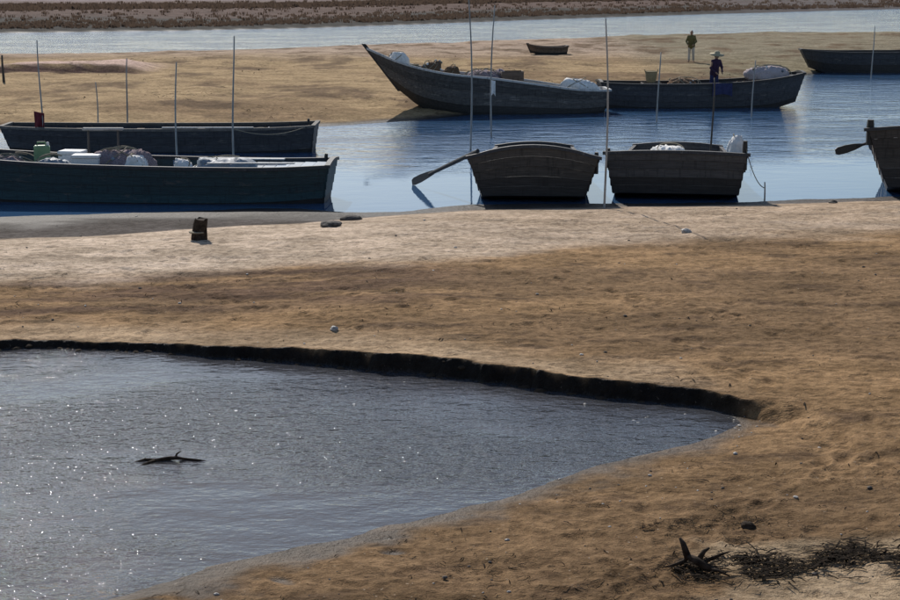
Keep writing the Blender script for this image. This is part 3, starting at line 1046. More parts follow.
# ------------------------------------------------------------------ gear in the boats
def heap(name, label, cat, loc, sx, sy, sz, mat, seed=0, cords=0, rz=0.0):
    """a slumped lumpy pile: net, sack, tarpaulin"""
    rr = np.random.default_rng(seed)
    nu, nv = 46, 16
    v, f = [], []
    ox, oy = rr.random(2) * 60
    skew = rr.uniform(-.25, .25, 2)
    A, Tt = np.meshgrid(np.linspace(0, 1, nv), np.linspace(0, 2 * math.pi, nu, endpoint=False), indexing='ij')
    ct, st_ = np.cos(Tt), np.sin(Tt)
    rad = np.cos(A * math.pi / 2) ** 0.55
    lump = fbm(ox + 1.3 * ct * (1.2 - A), oy + 1.3 * st_ * (1.2 - A), 3)
    crease = np.abs(fbm(ox + 9 + 3.2 * ct + 2 * A, oy + 3.2 * st_ + 2 * A, 3))
    sq = (np.abs(ct) ** 4 + np.abs(st_) ** 4) ** -0.25                    # a little squarer than round
    k = rad * (1 + .30 * lump) * (0.6 + 0.4 * sq) * (1 - .28 * (0.35 - crease))
    z = np.sin(A * math.pi / 2) ** 0.8 * (1 + .35 * lump * rad) * (1 - .35 * (0.4 - crease) * rad)
    P_ = np.stack([sx * (k * ct + skew[0] * z * .6), sy * (k * st_ + skew[1] * z * .6), sz * np.maximum(z, 0)], -1)
    v = P_.reshape(-1, 3).tolist()
    for j in range(nv - 1):
        for i in range(nu):
            a, c = j * nu + i, j * nu + (i + 1) % nu
            f.append((a, c, c + nu, a + nu))
    f.append(tuple(range(nu))[::-1])
    root = empty(name, loc, rz)
    body = mesh_obj('body', v, f, M[mat], root, smooth=True)
    if cords >= 4:
        for q_ in range(9):
            p = Vector(v[int(rr.integers(2, nv - 3)) * nu + int(rr.integers(0, nu))])
            r = .045
            MB().lathe([(r * .3, -r * 1.1), (r * .9, -r * .7), (r * 1.05, 0), (r * .9, r * .7), (r * .3, r * 1.1)], p + Vector((0, 0, .03)), 9).build('float', M[('foam', 'bluegrey', 'rope')[q_ % 3]], body, smooth=True)
    for c in range(cords):
        t0 = rr.random() * 6.28
        pts = []
        for s in np.linspace(0.1, 2.6, 14):
            a = 0.25 + 1.2 * abs(math.sin(s * .8 + c))
            t = t0 + s * 1.2
            pts.append((sx * 1.06 * math.cos(a) ** .7 * math.cos(t), sy * 1.06 * math.cos(a) ** .7 * math.sin(t), sz * (math.sin(a) ** .9) * 1.06 + .01))
        MB().tube(pts, 0.014, 5).build('cord', M['rope'], root)
    tag(root, label, cat)
    return root


def crate(name, label, loc, sx, sy, sz, mat, rz=0.0):
    root = empty(name, loc, rz)
    nb = 3
    for side in (1, -1):
        for k in range(nb):
            z = sz * (k + .5) / nb
            MB().box((0, side * sy / 2, z), (sx, .02, sz / nb - .02), bev=.004).build('slat', M[mat], root)
            MB().box((side * sx / 2, 0, z), (.02, sy - .03, sz / nb - .02), bev=.004).build('slat', M[mat], root)
    for a in (1, -1):
        for b_ in (1, -1):
            MB().box((a * (sx / 2 - .03), b_ * (sy / 2 - .03), sz / 2), (.036, .036, sz)).build('corner_post', M[mat], root)
    MB().box((0, 0, .015), (sx - .03, sy - .03, .022)).build('bottom', M[mat], root)
    tag(root, label, 'crate')
    return root


def foam_box(label, loc, sx, sy, sz, rz=0.0):
    root = empty('foam_box', loc, rz)
    MB().box((0, 0, sz * .4), (sx, sy, sz * .8), bev=.02).build('box', M['foam'], root)
    MB().box((0, 0, sz * .9 + .004), (sx + .03, sy + .03, sz * .2), bev=.015).build('lid', M['foam'], root)
    tag(root, label, 'foam box')
    return root


def jerrycan(label, loc, rz=0.0, k=1.0):
    root = empty('jerrycan', loc, rz)
    MB().box((0, 0, .17 * k), (.30 * k, .2 * k, .34 * k), bev=.03).build('body', M['greenp'], root)
    body = root.children[0]
    MB().tube([(-.09 * k, 0, .33 * k), (-.08 * k, 0, .40 * k), (.06 * k, 0, .40 * k), (.08 * k, 0, .33 * k)], .018 * k, 6).build('handle', M['greenp'], body)
    MB().lathe([(.03 * k, .33 * k), (.03 * k, .39 * k), (.024 * k, .40 * k)], (.11 * k, 0, 0), 10).build('cap', M['white'], body)
    tag(root, label, 'jerrycan')
    return root


def basket(label, loc, r=.28, h=.34):
    root = empty('basket', loc)
    prof = [(r * .72, 0), (r * .85, h * .3), (r * .96, h * .7), (r, h), (r * .93, h), (r * .88, h * .7), (r * .75, h * .3), (r * .62, .03)]
    MB().lathe(prof, n=18).build('body', M['basket'], root)
    MB().lathe([(r * .96, h - .02), (r * 1.05, h - .005), (r * 1.05, h + .02), (r * .96, h + .03), (r * .9, h + .015)], n=18).build('rim', M['basket'], root)
    for s in (-1, 1):
        MB().tube([(s * r * .98, -.08, h), (s * r * 1.06, -.05, h + .09), (s * r * 1.06, .05, h + .09), (s * r * .98, .08, h)], .014, 6).build('handle', M['basket'], root)
    tag(root, label, 'basket')
    return root


def rope_coil(label, loc, r=.22):
    pts = []
    for i in range(120):
        a = i / 120 * 2 * math.pi * 5
        rr = r * (1 - .10 * math.sin(i * .21)) - .02 * (i / 24 % 2)
        pts.append((rr * math.cos(a), rr * math.sin(a), .02 + .02 * i / 24))
    o = MB().tube(pts, .018, 6).build('rope_coil', M['rope'], None, smooth=True)
    o.location = loc
    tag(o, label, 'rope')
    return o


# teal boat: gear along its middle.  local x: + is to the right
fl1 = 0.105


def b1x(px):
    """local x in the teal boat under pixel column px"""
    d = boat1.location.y
    return ((px - 450) / FPX * (d * math.cos(PITCH) + (CAM_H - .8) * math.sin(PITCH)) - boat1.location.x) / math.cos(boat1.rotation_euler.z)


MB_loc = lambda x, y, z: on(boat1, x, y, z)
rz1 = boat1.rotation_euler.z
foam_box('white foam fish box on the near side of the teal boat', MB_loc(b1x(92), -.50, 0.86), .62, .42, .40, rz1 + .05)
foam_box('white foam fish box in the teal boat, left of the mauve net', MB_loc(b1x(68), .35, 0.84), .55, .45, .42, rz1 - .1)
crate('fish_crate', 'slatted pale crate under the foam box near the mauve net in the teal boat', MB_loc(b1x(92), -.50, fl1), .8, .55, .75, 'pale', rz1 + .05)
crate('fish_crate', 'slatted pale crate under the left foam box in the teal boat', MB_loc(b1x(68), .35, fl1), .8, .6, .72, 'pale', rz1 - .1)
heap('fishing_net', 'mauve heap of fishing net in the middle of the teal boat', 'fishing net', MB_loc(b1x(120), -.05, fl1), .8, .62, 1.22, 'net', 3, 8)
heap('sack', 'bright white sack leaning on the mauve net in the teal boat', 'sack', MB_loc(b1x(140), -.42, fl1 + .72),   .30, .26, .42, 'white', 5, 2)
crate('fish_crate', 'slatted pale crate carrying the white sack in the teal boat', MB_loc(b1x(140), -.42, fl1), .62, .6, .71, 'pale', rz1)
heap('sack', 'small white bundle right of the net in the teal boat', 'sack', MB_loc(b1x(188), -.48, fl1 + .8),   .2, .2, .26, 'white', 8, 1)
crate('fish_crate', 'slatted pale crate carrying the small white bundle in the teal boat', MB_loc(b1x(188), -.48, fl1), .5, .46, .79, 'pale', rz1)
jerrycan('green jerrycan standing on the left thwart of the teal boat', MB_loc(b1x(40), .1, 0.98), .2, 1.25)
heap('tarpaulin', 'grey-blue tarpaulin lump right of the jerrycan in the teal boat', 'tarpaulin', MB_loc(b1x(60), -.35, fl1), .7, .4, 1.08, 'bluegrey', 12, 2)


heap('tarpaulin', 'low grey-blue tarpaulin over gear in the right half of the teal boat', 'tarpaulin', MB_loc(b1x(225), 0, fl1), .95, .55, 1.02, 'bluegrey', 71, 3)
heap('fishing_net', 'low dark net spread at the far left of the teal boat', 'fishing net', MB_loc(b1x(12), .1, fl1), .8, .6, 1.05, 'net', 72, 5)
heap('fishing_net', 'dark brown net spread along the middle of the low boat', 'fishing net', on(boatD, -.6, 0, .11), .85, .6, 1.12, 'browncl', 73, 5)


# long pale planks laid over the gunwales of the teal boat
def plank(label, a, b, w=.16, t=.03, mat='pale'):
    a, b = Vector(a), Vector(b)
    d = (b - a)
    R = d.to_track_quat('X', 'Z').to_matrix()
    o = MB().box((0, 0, 0), (d.length, w, t), R, .006).build('plank', M[mat])
    o.location = (a + b) / 2
    tag(o, label, 'plank')
    return o


plank('long pale plank lying along the right half of the teal boat', MB_loc(b1x(196), .45, 1.075), MB_loc(b1x(283), .40, 1.08), .2)
plank('shorter bleached plank on the near edge of the teal boat', MB_loc(b1x(214), -.72, 1.10), MB_loc(b1x(300), -.66, 1.11), .13)
# a little trestle frame with a pale cross pole
fr = empty('trestle', MB_loc(b1x(97), .62, fl1))
for dx in (-.36, .36):
    MB().tube([(dx, -.12, 0), (dx, 0, 1.62)], .026, 7).build('leg', M['darkpole'], fr)
    MB().tube([(dx, .12, 0), (dx, 0, 1.62)], .026, 7).build('leg', M['darkpole'], fr)
MB().box((0, 0, 1.65), (.98, .14, .06), bev=.01).build('cross_bar', M['pale'], fr)
tag(fr, 'trestle with a pale cross bar standing in the teal boat', 'trestle')

# slate boat behind: gear
heap('fishing_net', 'dark olive net lump at the right end of the slate boat', 'fishing net', on(boat2, 3.1, -.2, .1), .55, .45, .72, 'grass', 21, 5)
plank('pale plank on the near edge of the slate boat', on(boat2, .2, -.86, .935), on(boat2, 2.9, -.84, .94), .1)

# high-bowed boat: white bundle by the tip, white tarpaulin at the stern
heap('white_bundle', 'white cloth bundle just behind the upswept bow tip', 'bundle', on(boatC, 3.30, .0, 1.95), .42, .24, .46, 'white', 31, 3)
heap('white_tarpaulin', 'folded white tarpaulin at the right end of the high-bowed boat', 'tarpaulin', on(boatC, -3.4, .30, .75), .74, .36, .66, 'white', 33, 2)
heap('fishing_net', 'dark net pile amidships in the high-bowed boat', 'fishing net', on(boatC, .2, .1, .1), 1.0, .6, 1.62, 'net', 35, 8)
heap('fishing_net', 'brown net bundle on the raised foredeck of the high-bowed boat', 'fishing net', on(boatC, 2.1, .1, 1.45), .42, .36, .62, 'browncl', 61, 4)
heap('sack', 'brown sack next to the net bundle behind the high bow', 'sack', on(boatC, 1.35, -.1, 1.2), .36, .34, .72, 'browncl', 62, 2)
crate('fish_crate', 'dark slatted crate amidships in the high-bowed boat', on(boatC, -.9, .1, .3), .8, .7, 1.42, 'brown', yc)
rope_coil('coil of rope on the foredeck of the high-bowed boat', on(boatC, 2.75, 0, 1.85), .2)

# low dark boat
heap('fishing_net', 'pale pink net heaped at the right end of the low dark boat', 'fishing net', on(boatD, 2.75, .1, 1.20), .85, .45, .52, 'pinknet', 41, 6)
basket('wicker basket standing at the left part of the low dark boat', on(boatD, -1.9, .2, 1.10), .24, .4)
for k, (lx, ly) in enumerate(((-1.9, .2),)):
    crate('fish_crate', 'slatted crate under the wicker basket in the low dark boat', on(boatD, lx, ly, .105), .7, .6, .99, 'grey', yd)
heap('sack', 'dark green sack right of the person in the low dark boat', 'sack', on(boatD, 1.55, -.1, .12), .4, .34, .95, 'grass', 43, 2)

# square-bowed boats
heap('sack', 'white sack at the far end of the grey square-bowed boat', 'sack', on(boatB, -1.5, -.2, .11), .55, .75, .80, 'white', 51, 3)
heap('white_bundle', 'bright white bundle hung at the corner post of the grey boat', 'bundle', on(boatB, 2.35, 1.40, 1.06), .2, .19, .52, 'white', 53, 1)
rope_coil('coil of rope on the foredeck of the grey square-bowed boat', on(boatB, 2.5, -.5, 1.055), .22)
heap('fishing_net', 'dark net pile in the brown square-bowed boat', 'fishing net', on(boatA, -.4, .2, .11), .8, .7, .75, 'net', 55, 6)


def rope_line(label, a, b, sag=.25, r=.011):
    a, b = Vector(a), Vector(b)
    pts = [a.lerp(b, t) - Vector((0, 0, sag * 4 * t * (1 - t))) for t in np.linspace(0, 1, 15)]
    o = MB().tube([p - a for p in pts], r, 6).build('mooring_rope', M['rope'], None, smooth=True)
    o.location = a
    tag(o, label, 'rope')
    return o


stake = at(764, 206, 0)
rope_line('thin mooring rope from the grey boat corner post to the short stake', on(boatB, 2.95, 1.62, 1.35), (stake.x, stake.y, .42), .2)
pl_ = at(234, 160, 0)
rope_line('slack mooring rope from the slate boat end to the tall pole', on(boat2, 4.55, -.7, 1.0), (pl_.x, pl_.y, .9), .22)


# ------------------------------------------------------------------ people
def skinned(name, pts, edges, radii, mat, parent, root_i=0, sub=2):
    me_ = bpy.data.meshes.new(name)
    me_.from_pydata(pts, edges, [])
    o = bpy.data.objects.new(name, me_)
    COL.objects.link(o)
    o.parent = parent
    me_.materials.append(mat)
    o.modifiers.new('skin', 'SKIN').use_smooth_shade = True
    if not me_.skin_vertices:
        bpy.context.view_layer.objects.active = o
        me_.attributes  # the Skin modifier below needs its radius layer
    sv = me_.skin_vertices[0].data
    for i, r in enumerate(radii):
        sv[i].radius = r if hasattr(r, '__len__') else (r, r)
        sv[i].use_root = (i == root_i)
    ss = o.modifiers.new('subsurf', 'SUBSURF')
    ss.levels = sub
    ss.render_levels = sub
    return o


def chain_mesh(name, chains, mat, parent):
    """chains of (points, radii) merged by remeshing into one continuous surface"""
    bm = bmesh.new()
    for pts, rad in chains:
        m = MB()
        # rounded ends
        P = [Vector(p) for p in pts]
        m.tube(P, rad, 10)
        base = [bm.verts.new(v) for v in m.v]
        for f in m.f:
            bm.faces.new([base[i] for i in f])
        for p, r in ((P[0], rad[0]), (P[-1], rad[-1])):
            bmesh.ops.create_icosphere(bm, subdivisions=2, radius=r, matrix=Matrix.Translation(p))
        for p, r in zip(P[1:-1], rad[1:-1]):
            bmesh.ops.create_icosphere(bm, subdivisions=2, radius=r, matrix=Matrix.Translation(p))
    bmesh.ops.recalc_face_normals(bm, faces=bm.faces)
    me_ = bpy.data.meshes.new(name)
    bm.to_mesh(me_)
    bm.free()
    me_.materials.append(mat)
    o = bpy.data.objects.new(name, me_)
    COL.objects.link(o)
    o.parent = parent
    r = o.modifiers.new('remesh', 'REMESH')
    r.mode = 'VOXEL'
    r.voxel_size = 0.012
    r.use_smooth_shade = True
    s = o.modifiers.new('smooth', 'SMOOTH')
    s.factor = 0.5
    s.iterations = 4
    return o


def person(label, loc, rz, H, top, legs, hat=None, arms='down', bend=0.0):
    root = empty('person', loc, rz)                     # faces local -y
    k = H / 1.72
    V = lambda x, y, z: Vector((x * k, y * k, z * k))

    def lean(p):                                        # bend the upper body forward about the hips
        p = Vector(p)
        if p.z > .95 * k:
            a = bend
            dz, dy = p.z - .95 * k, p.y
            p = Vector((p.x, dy * math.cos(a) - dz * math.sin(a), .95 * k + dz * math.cos(a) + dy * math.sin(a)))
        return p
    pel, chest, neck, head = V(0, 0, .96), V(0, .0, 1.28), V(0, .01, 1.46), V(0, -.015, 1.60)
    body, coat, trou = [], [], []
    R = lambda *r: [x * k for x in r]
    body.append(([lean(pel), lean(chest), lean(V(0, .01, 1.40)), lean(neck), lean(V(0, -.005, 1.53)), lean(head), lean(V(0, 0, 1.655))], R(.13, .135, .075, .052, .062, .085, .075)))
    body.append(([lean(V(0, -.085, 1.60)), lean(V(0, -.108, 1.575))], R(.018, .014)))                    # nose
    body.append(([lean(V(0, -.06, 1.545)), lean(V(0, -.075, 1.525))], R(.035, .028)))                    # jaw
    for s in (1, -1):
        body.append(([lean(V(s * .082, .01, 1.60)), lean(V(s * .09, .02, 1.58))], R(.018, .014)))        # ear
        hip, knee, ank = V(s * .09, 0, .92), V(s * .11, -.02 - (.02 if s > 0 else -.05), .49), V(s * .12, .03 * s, .09)
        toe = ank + V(s * .03, -.17, -.055)
        body.append(([hip, knee, ank, ank + V(0, .03, -.05), toe], R(.082, .055, .04, .038, .03)))
        trou.append(([V(s * .07, 0, .98), hip, knee, ank + V(0, 0, .05)], R(.115, .105, .078, .068)))
        sh = V(s * .17, 0, 1.40)
        if arms == 'akimbo':
            el, wr = V(s * .40, .05, 1.18), V(s * .30, -.12, .98)
        elif arms == 'reach':
            el, wr = V(s * .27, -.10, 1.14), V(s * .16, -.33, 1.02)
        else:
            el, wr = V(s * .25, .03, 1.13), V(s * .27, -.06, .88)
        sh, el, wr = lean(sh), lean(el), lean(wr)
        body.append(([sh, el, wr], R(.052, .042, .030)))
        d = (wr - el).normalized()
        side = d.cross(Vector((0, 1, 0.2))).normalized()
        palm = wr + d * .075 * k
        body.append(([wr, palm], R(.028, .034)))
        for fi, (off, ln) in enumerate(((-.026, .065), (-.009, .078), (.009, .075), (.026, .058))):
            b0 = palm + side * off * k
            b1 = b0 + d * ln * .6 * k
            b2 = b1 + (d * .8 + Vector((0, -.5, 0))).normalized() * ln * .5 * k
            body.append(([b0, b1, b2], R(.0095, .009, .008)))
        th0 = wr + d * .03 * k + side * .03 * k * (1 if s > 0 else -1)
        body.append(([th0, th0 + side * .03 * k + d * .03 * k, th0 + side * .035 * k + d * .06 * k], R(.012, .011, .009)))
        coat.append(([sh + V(-s * .05, 0, 0), sh, el, wr - d * .02], R(.075, .072, .062, .048)))
    coat.append(([lean(V(0, 0, .88)), lean(V(0, 0, 1.05)), lean(chest), lean(V(0, 0, 1.40)), lean(V(0, .01, 1.45))], R(.175, .168, .172, .125, .072)))
    for s in (1, -1):
        coat.append(([lean(V(s * .07, 0, .88)), lean(V(s * .06, 0, 1.1)), lean(V(s * .085, 0, 1.33))], R(.14, .125, .125)))
    skin_o = chain_mesh('body', body, M['skin'], root)
    chain_mesh('jacket', coat, M[top], root)
    trou.append(([V(-.06, 0, .96), V(.06, 0, .96)], R(.135, .135)))
    chain_mesh('trousers', trou, M[legs], root)
    hd = lean(V(0, .012, 1.625))
    if hat:
        h = MB().lathe([(.30 * k, 0), (.305 * k, .012), (.12 * k, .045), (.105 * k, .12), (.05 * k, .15), (.01, .152), (.009, .13), (.09 * k, .10), (.10 * k, .03), (.29 * k, -.012)], n=20).build('straw_hat', M[hat], skin_o, smooth=True)
        h.location = hd + V(0, 0, .035)
        h.rotation_euler = (bend * .8, 0, 0)
    hr = chain_mesh('hair', [([hd + V(0, .02, -.05), hd + V(0, .025, .0), hd + V(0, .005, .045)], R(.082, .092, .072))], M['hair'], skin_o)
    tag(root, label, 'person')
    return root


crate('fish_crate', 'low crate under the feet of the straw-hatted person', on(boatD, 0.55, 0.05, .105), .9, .7, .50, 'grey', yd)
MB_ = MB().box((0, 0, 0), (.86, .66, .03), bev=.005).build('crate_lid', M['grey'])
MB_.location = on(boatD, 0.55, 0.05, .622)
MB_.rotation_euler = (0, 0, yd)
tag(MB_, 'board lid the straw-hatted person stands on', 'lid')
pp = on(boatD, 0.55, 0.05, 0.62)
cloth('tarpaulin', 'blue tarpaulin hung over the side below the straw-hatted person', 'tarpaulin', on(boatD, 0.25, -1.085, 1.14), .75, .5, 'bluet', .03, .02)
person('person in straw hat, purple top and blue trousers standing in the low boat', pp, math.radians(25), 1.62, 'purple', 'navy', 'straw', 'reach', .25)
q = at(691, 62, 0.4)
person('bare-headed person in an olive jacket standing on the sandbank behind the low boat', (q.x, q.y, gz(q.x, q.y)), math.radians(-15), 1.62, 'olive', 'cream', None, 'reach', .12)

# ------------------------------------------------------------------ shore litter
# short stump on the beach
sp = at(198, 243, 0.15)
st = empty('mooring_stump', (sp.x, sp.y, gz(sp.x, sp.y)))
prof = []
for i, z in enumerate(np.linspace(-.2, .40, 7)):
    prof.append([Vector((.155 * (1.12 - .3 * i / 6 + .06 * math.sin(5 * t + i)) * math.cos(t) + .012 * i, .15 * (1.1 - .25 * i / 6) * math.sin(t), z + (.02 * math.cos(3 * t + 1) + .012 * math.sin(7 * t) if i == 6 else 0))) for t in np.linspace(0, 2 * math.pi, 19)[:-1]])
MB().sweep(prof).build('trunk', M['drift'], st)
MB().lathe([(.150, .125), (.172, .13), (.176, .142), (.172, .154), (.150, .16)], n=16).build('rope_loop', M['rope'], st)
tag(st, 'short dark wooden stump standing on the pale dry sand', 'stump')


def rock(name, label, cat, loc, sx, sy, sz, mat, seed, group=None, sub=3):
    bm = bmesh.new()
    bmesh.ops.create_icosphere(bm, subdivisions=sub, radius=1)
    rr = np.random.default_rng(seed)
    o_ = rr.random(3) * 50
    for v in bm.verts:
        c = v.co
        nse = float(fbm(np.array([c.x * 1.3 + o_[0] + c.z]), np.array([c.y * 1.3 + o_[1] - c.z]), 3)[0])
        s = 1 + .38 * nse
        v.co = Vector((c.x * sx * s, c.y * sy * s, c.z * sz * s))
    me_ = bpy.data.meshes.new(name)
    bm.to_mesh(me_)
    bm.free()
    me_.materials.append(M[mat])
    o = bpy.data.objects.new(name, me_)
    COL.objects.link(o)
    o.location = loc
    o.rotation_euler = (0, 0, rr.random() * 6)
    tag(o, label, cat, group)
    return o


def put_rock(label, px, py, z, w, d, h, mat='stone', seed=1, group=None, name='rock'):
    p = at(px, py, z)
    return rock(name, label, 'rock', (p.x, p.y, gz(p.x, p.y) + h * .25), w, d, h, mat, seed, group)


put_rock('flat dark rock at the waterline left of the brown boat', 331, 231, .08, .26, .20, .10, 'stone', 2)
put_rock('dark rock in the shallows behind the flat one', 352, 222, .03, .22, .18, .08, 'stone', 3)
put_rock('small pale stone on the beach below the grey boat', 686, 234, .2, .11, .09, .06, 'shell', 4)
put_rock('small pale stone lying on the sand above the scarp', 334, 327, .38, .07, .06, .045, 'shell', 5)
put_rock('dark stone on the right sand above the seaweed line', 748, 527, .2, .075, .06, .05, 'drift', 6)
put_rock('tiny dark stone on the beach edge right of the grey boat', 833, 204, .05, .12, .10, .05, 'stone', 7)

# waterlogged branch in the pool
bp = at(172, 461, POOL_Z)
br = empty('sunken_branch', (bp.x, bp.y, POOL_Z))
MB().tube([(-.46, -.05, -.02), (-.30, .02, .008), (-.17, -.02, .016), (-.04, .03, .022), (.06, .01, .030), (.16, .04, .008), (.27, .0, .012), (.46, .03, -.02)], [.010, .020, .017, .024, .021, .016, .013, .006], 8).build('stem', M['drift'], br, smooth=True)
MB().tube([(.03, .02, .02), (.05, .04, .07), (.09, .05, .095)], [.015, .011, .006], 7).build('twig', M['drift'], br, smooth=True)
MB().tube([(-.18, 0, .01), (-.26, -.12, .01), (-.36, -.17, -.02)], [.02, .014, .007], 7).build('twig', M['drift'], br, smooth=True)
tag(br, 'dark waterlogged branch breaking the surface of the grey pool', 'branch')

# driftwood lump and wrack line at the lower right
dp = at(700, 572, .22)
dw = empty('driftwood', (dp.x, dp.y, gz(dp.x, dp.y)))
MB().tube([(-.16, .12, .02), (-.10, .06, .12), (-.03, 0, .10), (.05, -.05, .06), (.15, -.07, .04)], [.012, .028, .040, .036, .014], 9).build('stem', M['drift'], dw, smooth=True)
MB().tube([(-.10, .06, .10), (-.14, .12, .22), (-.17, .14, .27)], [.035, .025, .012], 8).build('branch_stub', M['drift'], dw, smooth=True)
MB().tube([(-.02, 0, .10), (.04, .06, .17), (.09, .09, .19)], [.03, .02, .01], 8).build('branch_stub', M['drift'], dw, smooth=True)
MB().tube([(.0, -.02, .08), (.10, .03, .11), (.2, .02, .16), (.27, .05, .17)], [.022, .018, .012, .006], 7).build('branch_stub', M['drift'], dw, smooth=True)
MB().tube([(-.12, .08, .08), (-.22, .04, .05), (-.31, .06, .02)], [.02, .014, .007], 7).build('branch_stub', M['drift'], dw, smooth=True)
MB().tube([(.08, -.06, .05), (.14, -.14, .06), (.24, -.17, .02)], [.02, .013, .006], 7).build('branch_stub', M['drift'], dw, smooth=True)
tag(dw, 'gnarled dark driftwood at the left end of the seaweed line', 'driftwood')


def ribbons(name, label, spots, mat, size, kind_label='seaweed'):
    """many curled strips of weed lying on the sand, one mesh"""
    v, f = [], []
    for (x, y, z, s) in spots:
        a = random.random() * math.pi * 2
        if random.random() < .7:
            a = random.choice((0, math.pi)) + random.gauss(0, .45)
        n = 6
        L_, w = size * s * random.uniform(.7, 3.0), size * s * random.uniform(.05, .16)
        curl = random.uniform(-.8, .8)
        lift = random.uniform(.0, .35) * size * s
        px, py = x, y
        b0 = len(v)
        for i in range(n):
            t = i / (n - 1)
            aa = a + curl * (t - .5)
            px += math.cos(aa) * L_ / n
            py += math.sin(aa) * L_ / n
            zz = z + .004 + lift * math.sin(t * math.pi) + random.uniform(0, .008)
            hw = w * (1 - .75 * abs(t - .45))
            v.append((px - math.sin(aa) * hw, py + math.cos(aa) * hw, zz + random.uniform(0, .35) * w))
            v.append((px + math.sin(aa) * hw, py - math.cos(aa) * hw, zz))
        for i in range(n - 1):
            k = b0 + i * 2
            f.append((k, k + 1, k + 3, k + 2))
    o = mesh_obj(name, v, f, M[mat], fix=False)
    tag(o, label, 'seaweed', kind='stuff')
    return o


def zs_of(xy):
    a = np.array(xy)
    return height(a[:, 0], a[:, 1])


# the wrack line
xy, sz = [], []
for i in range(2000):
    t = random.random() ** .9
    px = 722 + (925 - 722) * t
    yc_ = 567 - 10 * t + 6 * math.sin(px * .05)
    den = .5 + .5 * math.sin(px * .083 + 1) + .4 * math.sin(px * .21)
    if random.random() > .12 + .8 * max(den, 0):
        continue
    py = yc_ + random.gauss(0, 3.5 + 4.5 * max(den, 0))
    p = at(px, py, .22)
    xy.append((p.x, p.y))
    sz.append(random.uniform(.5, 1.3))
for i in range(260):
    p = at(random.gauss(700, 12), random.gauss(570, 7), .22)
    xy.append((p.x, p.y))
    sz.append(random.uniform(.5, 1.1))
zz = zs_of(xy)
ribbons('seaweed_wrack', 'dark line of washed-up seaweed on the sand at the lower right', [(a[0], a[1], float(z) + random.uniform(0, .03), s) for a, z, s in zip(xy, zz, sz)], 'weed', .085)

# scattered scraps over the sand
xy, sz = [], []
while len(xy) < 4200:
    px, py = random.uniform(-20, 920), random.uniform(212, 605)
    dens = .10
    if px < 430 and 258 < py < 318: dens = .55
    if px > 430 and 235 < py < 330: dens = .20
    if py > 440: dens = .22
    if abs(py - (512 + (700 - px) * .04)) < 4 and 640 < px < 770: dens = 1
    if random.random() > dens: continue
    p = at(px, py, .3)
    cl_ = float(fbm(np.array([p.x * .7 + 5]), np.array([p.y * 2.2]), 4)[0])
    if random.random() > .06 + 1.6 * max(cl_ - .08, 0) and dens < 1: continue
    lo_, sc_ = float(lowedge(np.array([p.x]))[0]), float(scarp(np.array([p.x]))[0])
    if lo_ - .25 < p.y < sc_ + .15 and p.x < tipx + .3: continue
    xy.append((p.x, p.y))
    sz.append((.22 + .9 * random.random() ** 3) * (.75 if py > 440 else 1.0))
k_ = 0
while k_ < 900:
    px, py = random.uniform(-20, 760), random.uniform(56, 126)
    p = at(px, py, .4)
    if float(fbm(np.array([p.x * .3]), np.array([p.y * .2]), 3)[0]) < .02: continue
    if not float(bank_near(np.array([p.x]))[0]) + 2 < p.y < float(bank_far(np.array([p.x]))[0]) - 3: continue
    xy.append((p.x, p.y))
    sz.append(random.uniform(.8, 2.6))
    k_ += 1
zz = zs_of(xy)
ribbons('seaweed_scraps', 'loose dark scraps of weed scattered over the brown sand', [(a[0], a[1], float(z), s) for a, z, s in zip(xy, zz, sz)], 'weed', .075)


# slumped clods along the foot of the scarp, and pebbles in the pool
def lumps(name, label, spots, mat, cat):
    bm0 = bmesh.new()
    bmesh.ops.create_icosphere(bm0, subdivisions=1 if len(spots) > 900 else 2, radius=1)
    base = [v.co.copy() for v in bm0.verts]
    fc = [[v.index for v in f_.verts] for f_ in bm0.faces]
    bm0.free()
    v, f = [], []
    for (x, y, z, sx, sy, sz_) in spots:
        b0 = len(v)
        a = random.random() * 6.28
        ca_, sa_ = math.cos(a), math.sin(a)
        for c in base:
            k = random.uniform(.85, 1.12)
            X_, Y_ = c.x * sx * k, c.y * sy * k
            v.append((x + X_ * ca_ - Y_ * sa_, y + X_ * sa_ + Y_ * ca_, z + c.z * sz_ * k))
        f += [[b0 + i for i in q_] for q_ in fc]
    o = mesh_obj(name, v, f, M[mat], fix=False)
    tag(o, label, cat, kind='stuff')
    return o


sp_, sq_ = [], []
while len(sp_) + len(sq_) < 260:
    px, py = random.uniform(-10, 910), 206 + 400 * random.random() ** 1.2
    p = at(px, py, .25)
    lo_, sc_ = float(lowedge(np.array([p.x]))[0]), float(scarp(np.array([p.x]))[0])
    if lo_ - .02 < p.y < sc_ + .1 and p.x < tipx + .2: continue
    if p.y > float(shore(np.array([p.x]))[0]) - .2: continue
    if random.random() > .25 + 1.5 * max(0, float(fbm(np.array([p.x * .9]), np.array([p.y * 1.6 + 30]), 3)[0])): continue
    s = random.choice((.005, .006, .007, .009, .012, .02)) * random.uniform(.8, 1.3)
    (sp_ if random.random() < .55 else sq_).append((p.x, p.y, s))
for name_, lab_, lst_, mt_ in (('beach_pebbles', 'small dark pebbles strewn over the brown sand', sp_, 'stone'), ('beach_shells', 'small pale shells and shell bits strewn over the sand', sq_, 'shell')):
    z_ = zs_of([(a[0], a[1]) for a in lst_])
    lumps(name_, lab_, [(a[0], a[1], float(z) + a[2] * .3, a[2] * 1.4, a[2], a[2] * .7) for a, z in zip(lst_, z_)], mt_, 'pebbles')
sp_ = []
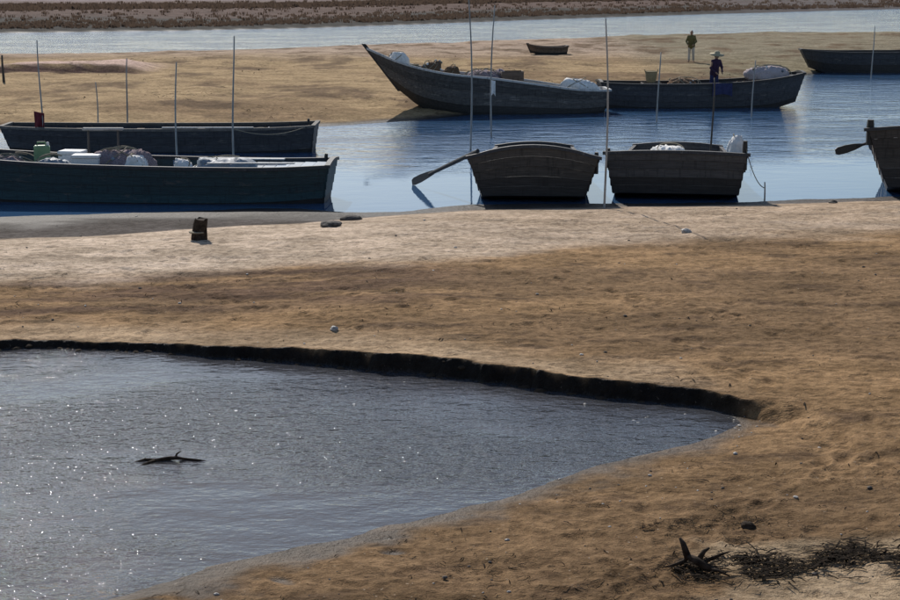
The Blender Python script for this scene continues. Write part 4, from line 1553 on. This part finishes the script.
for i in range(110):
    x = random.uniform(-7.5, tipx - .9)
    c = float(scarp(np.array([x]))[0])
    s = random.uniform(.02, .06) * random.choice((.5, .7, 1, 1.3))
    y = c - random.uniform(.03, .16)
    sp_.append((x, y, max(gz(x, y), POOL_Z - .01) - s * .05, s * 1.4, s, s * .7))
lumps('sand_clods', 'dark crumbled clods along the foot of the sand scarp', sp_, 'clod', 'sand')
sp_ = []
for i in range(260):
    if random.random() < .8:
        px = random.uniform(330, 760)
        p = at(px, np.interp(px, [330, 450, 560, 700, 760], [372, 386, 398, 412, 420]) + abs(random.gauss(6, 14)), POOL_Z)
    else:
        p = at(random.uniform(0, 640), random.uniform(362, 590), POOL_Z)
    lo_, sc_ = float(lowedge(np.array([p.x]))[0]), float(scarp(np.array([p.x]))[0])
    if not (lo_ - .6 < p.y < sc_ - .05): continue
    s = random.choice((.005, .006, .008, .011, .018)) * random.uniform(.7, 1.2)
    z = gz(p.x, p.y)
    sp_.append((p.x, p.y, max(z, POOL_Z - .012) + s * .3, s * 1.5, s, s * .4))
lumps('pool_shells', 'pale shells and pebbles showing through the shallow pool', sp_, 'shell', 'shells')


# marsh grass on the far bank
def tussocks(name, label, spots, mat):
    v, f = [], []
    for (x, y, z, h, w) in spots:
        for k in range(7):
            a = random.random() * 6.28
            bx, by = x + random.gauss(0, w * .5), y + random.gauss(0, w * .5)
            lx, ly = math.cos(a) * h * .4, math.sin(a) * h * .4
            hw = w * .14
            b0 = len(v)
            v += [(bx - hw, by, z - .05), (bx + hw, by, z - .05), (bx + lx * .5 + hw * .7, by + ly * .5, z + h * .65), (bx + lx * .5 - hw * .7, by + ly * .5, z + h * .65), (bx + lx, by + ly, z + h)]
            f += [(b0, b0 + 1, b0 + 2, b0 + 3), (b0 + 3, b0 + 2, b0 + 4)]
    o = mesh_obj(name, v, f, M[mat], fix=False)
    tag(o, label, 'grass', kind='stuff')
    return o


xy, hh = [], []
for i in range(9000):
    u_ = random.uniform(-.34, .34)
    r_ = random.random()
    Y0 = 190.0
    for _ in range(4):
        e0 = float(np.interp(u_ * Y0, [-80, 0, 80], [0, 0, 0])) + float(far_edge(np.array([u_ * Y0]))[0])
        Y0 = e0 + (abs(random.gauss(2, 3)) if False else 3)
    if r_ < .25:
        Y = Y0 + abs(random.gauss(0, 4))
    elif r_ < .8:
        Y = Y0 + 40 + random.gauss(0, 3.5)
    else:
        Y = Y0 + random.uniform(5, 60)
    xy.append((u_ * Y, Y))
    hh.append(random.uniform(.12, .36) * (1.25 if .25 < r_ < .8 else .8))
zz = zs_of(xy)
tussocks('marsh_grass', 'brown marsh grass and low scrub on the far bank', [(a[0], a[1], float(z), h, h * 1.5) for a, z, h in zip(xy, zz, hh)], 'grass')
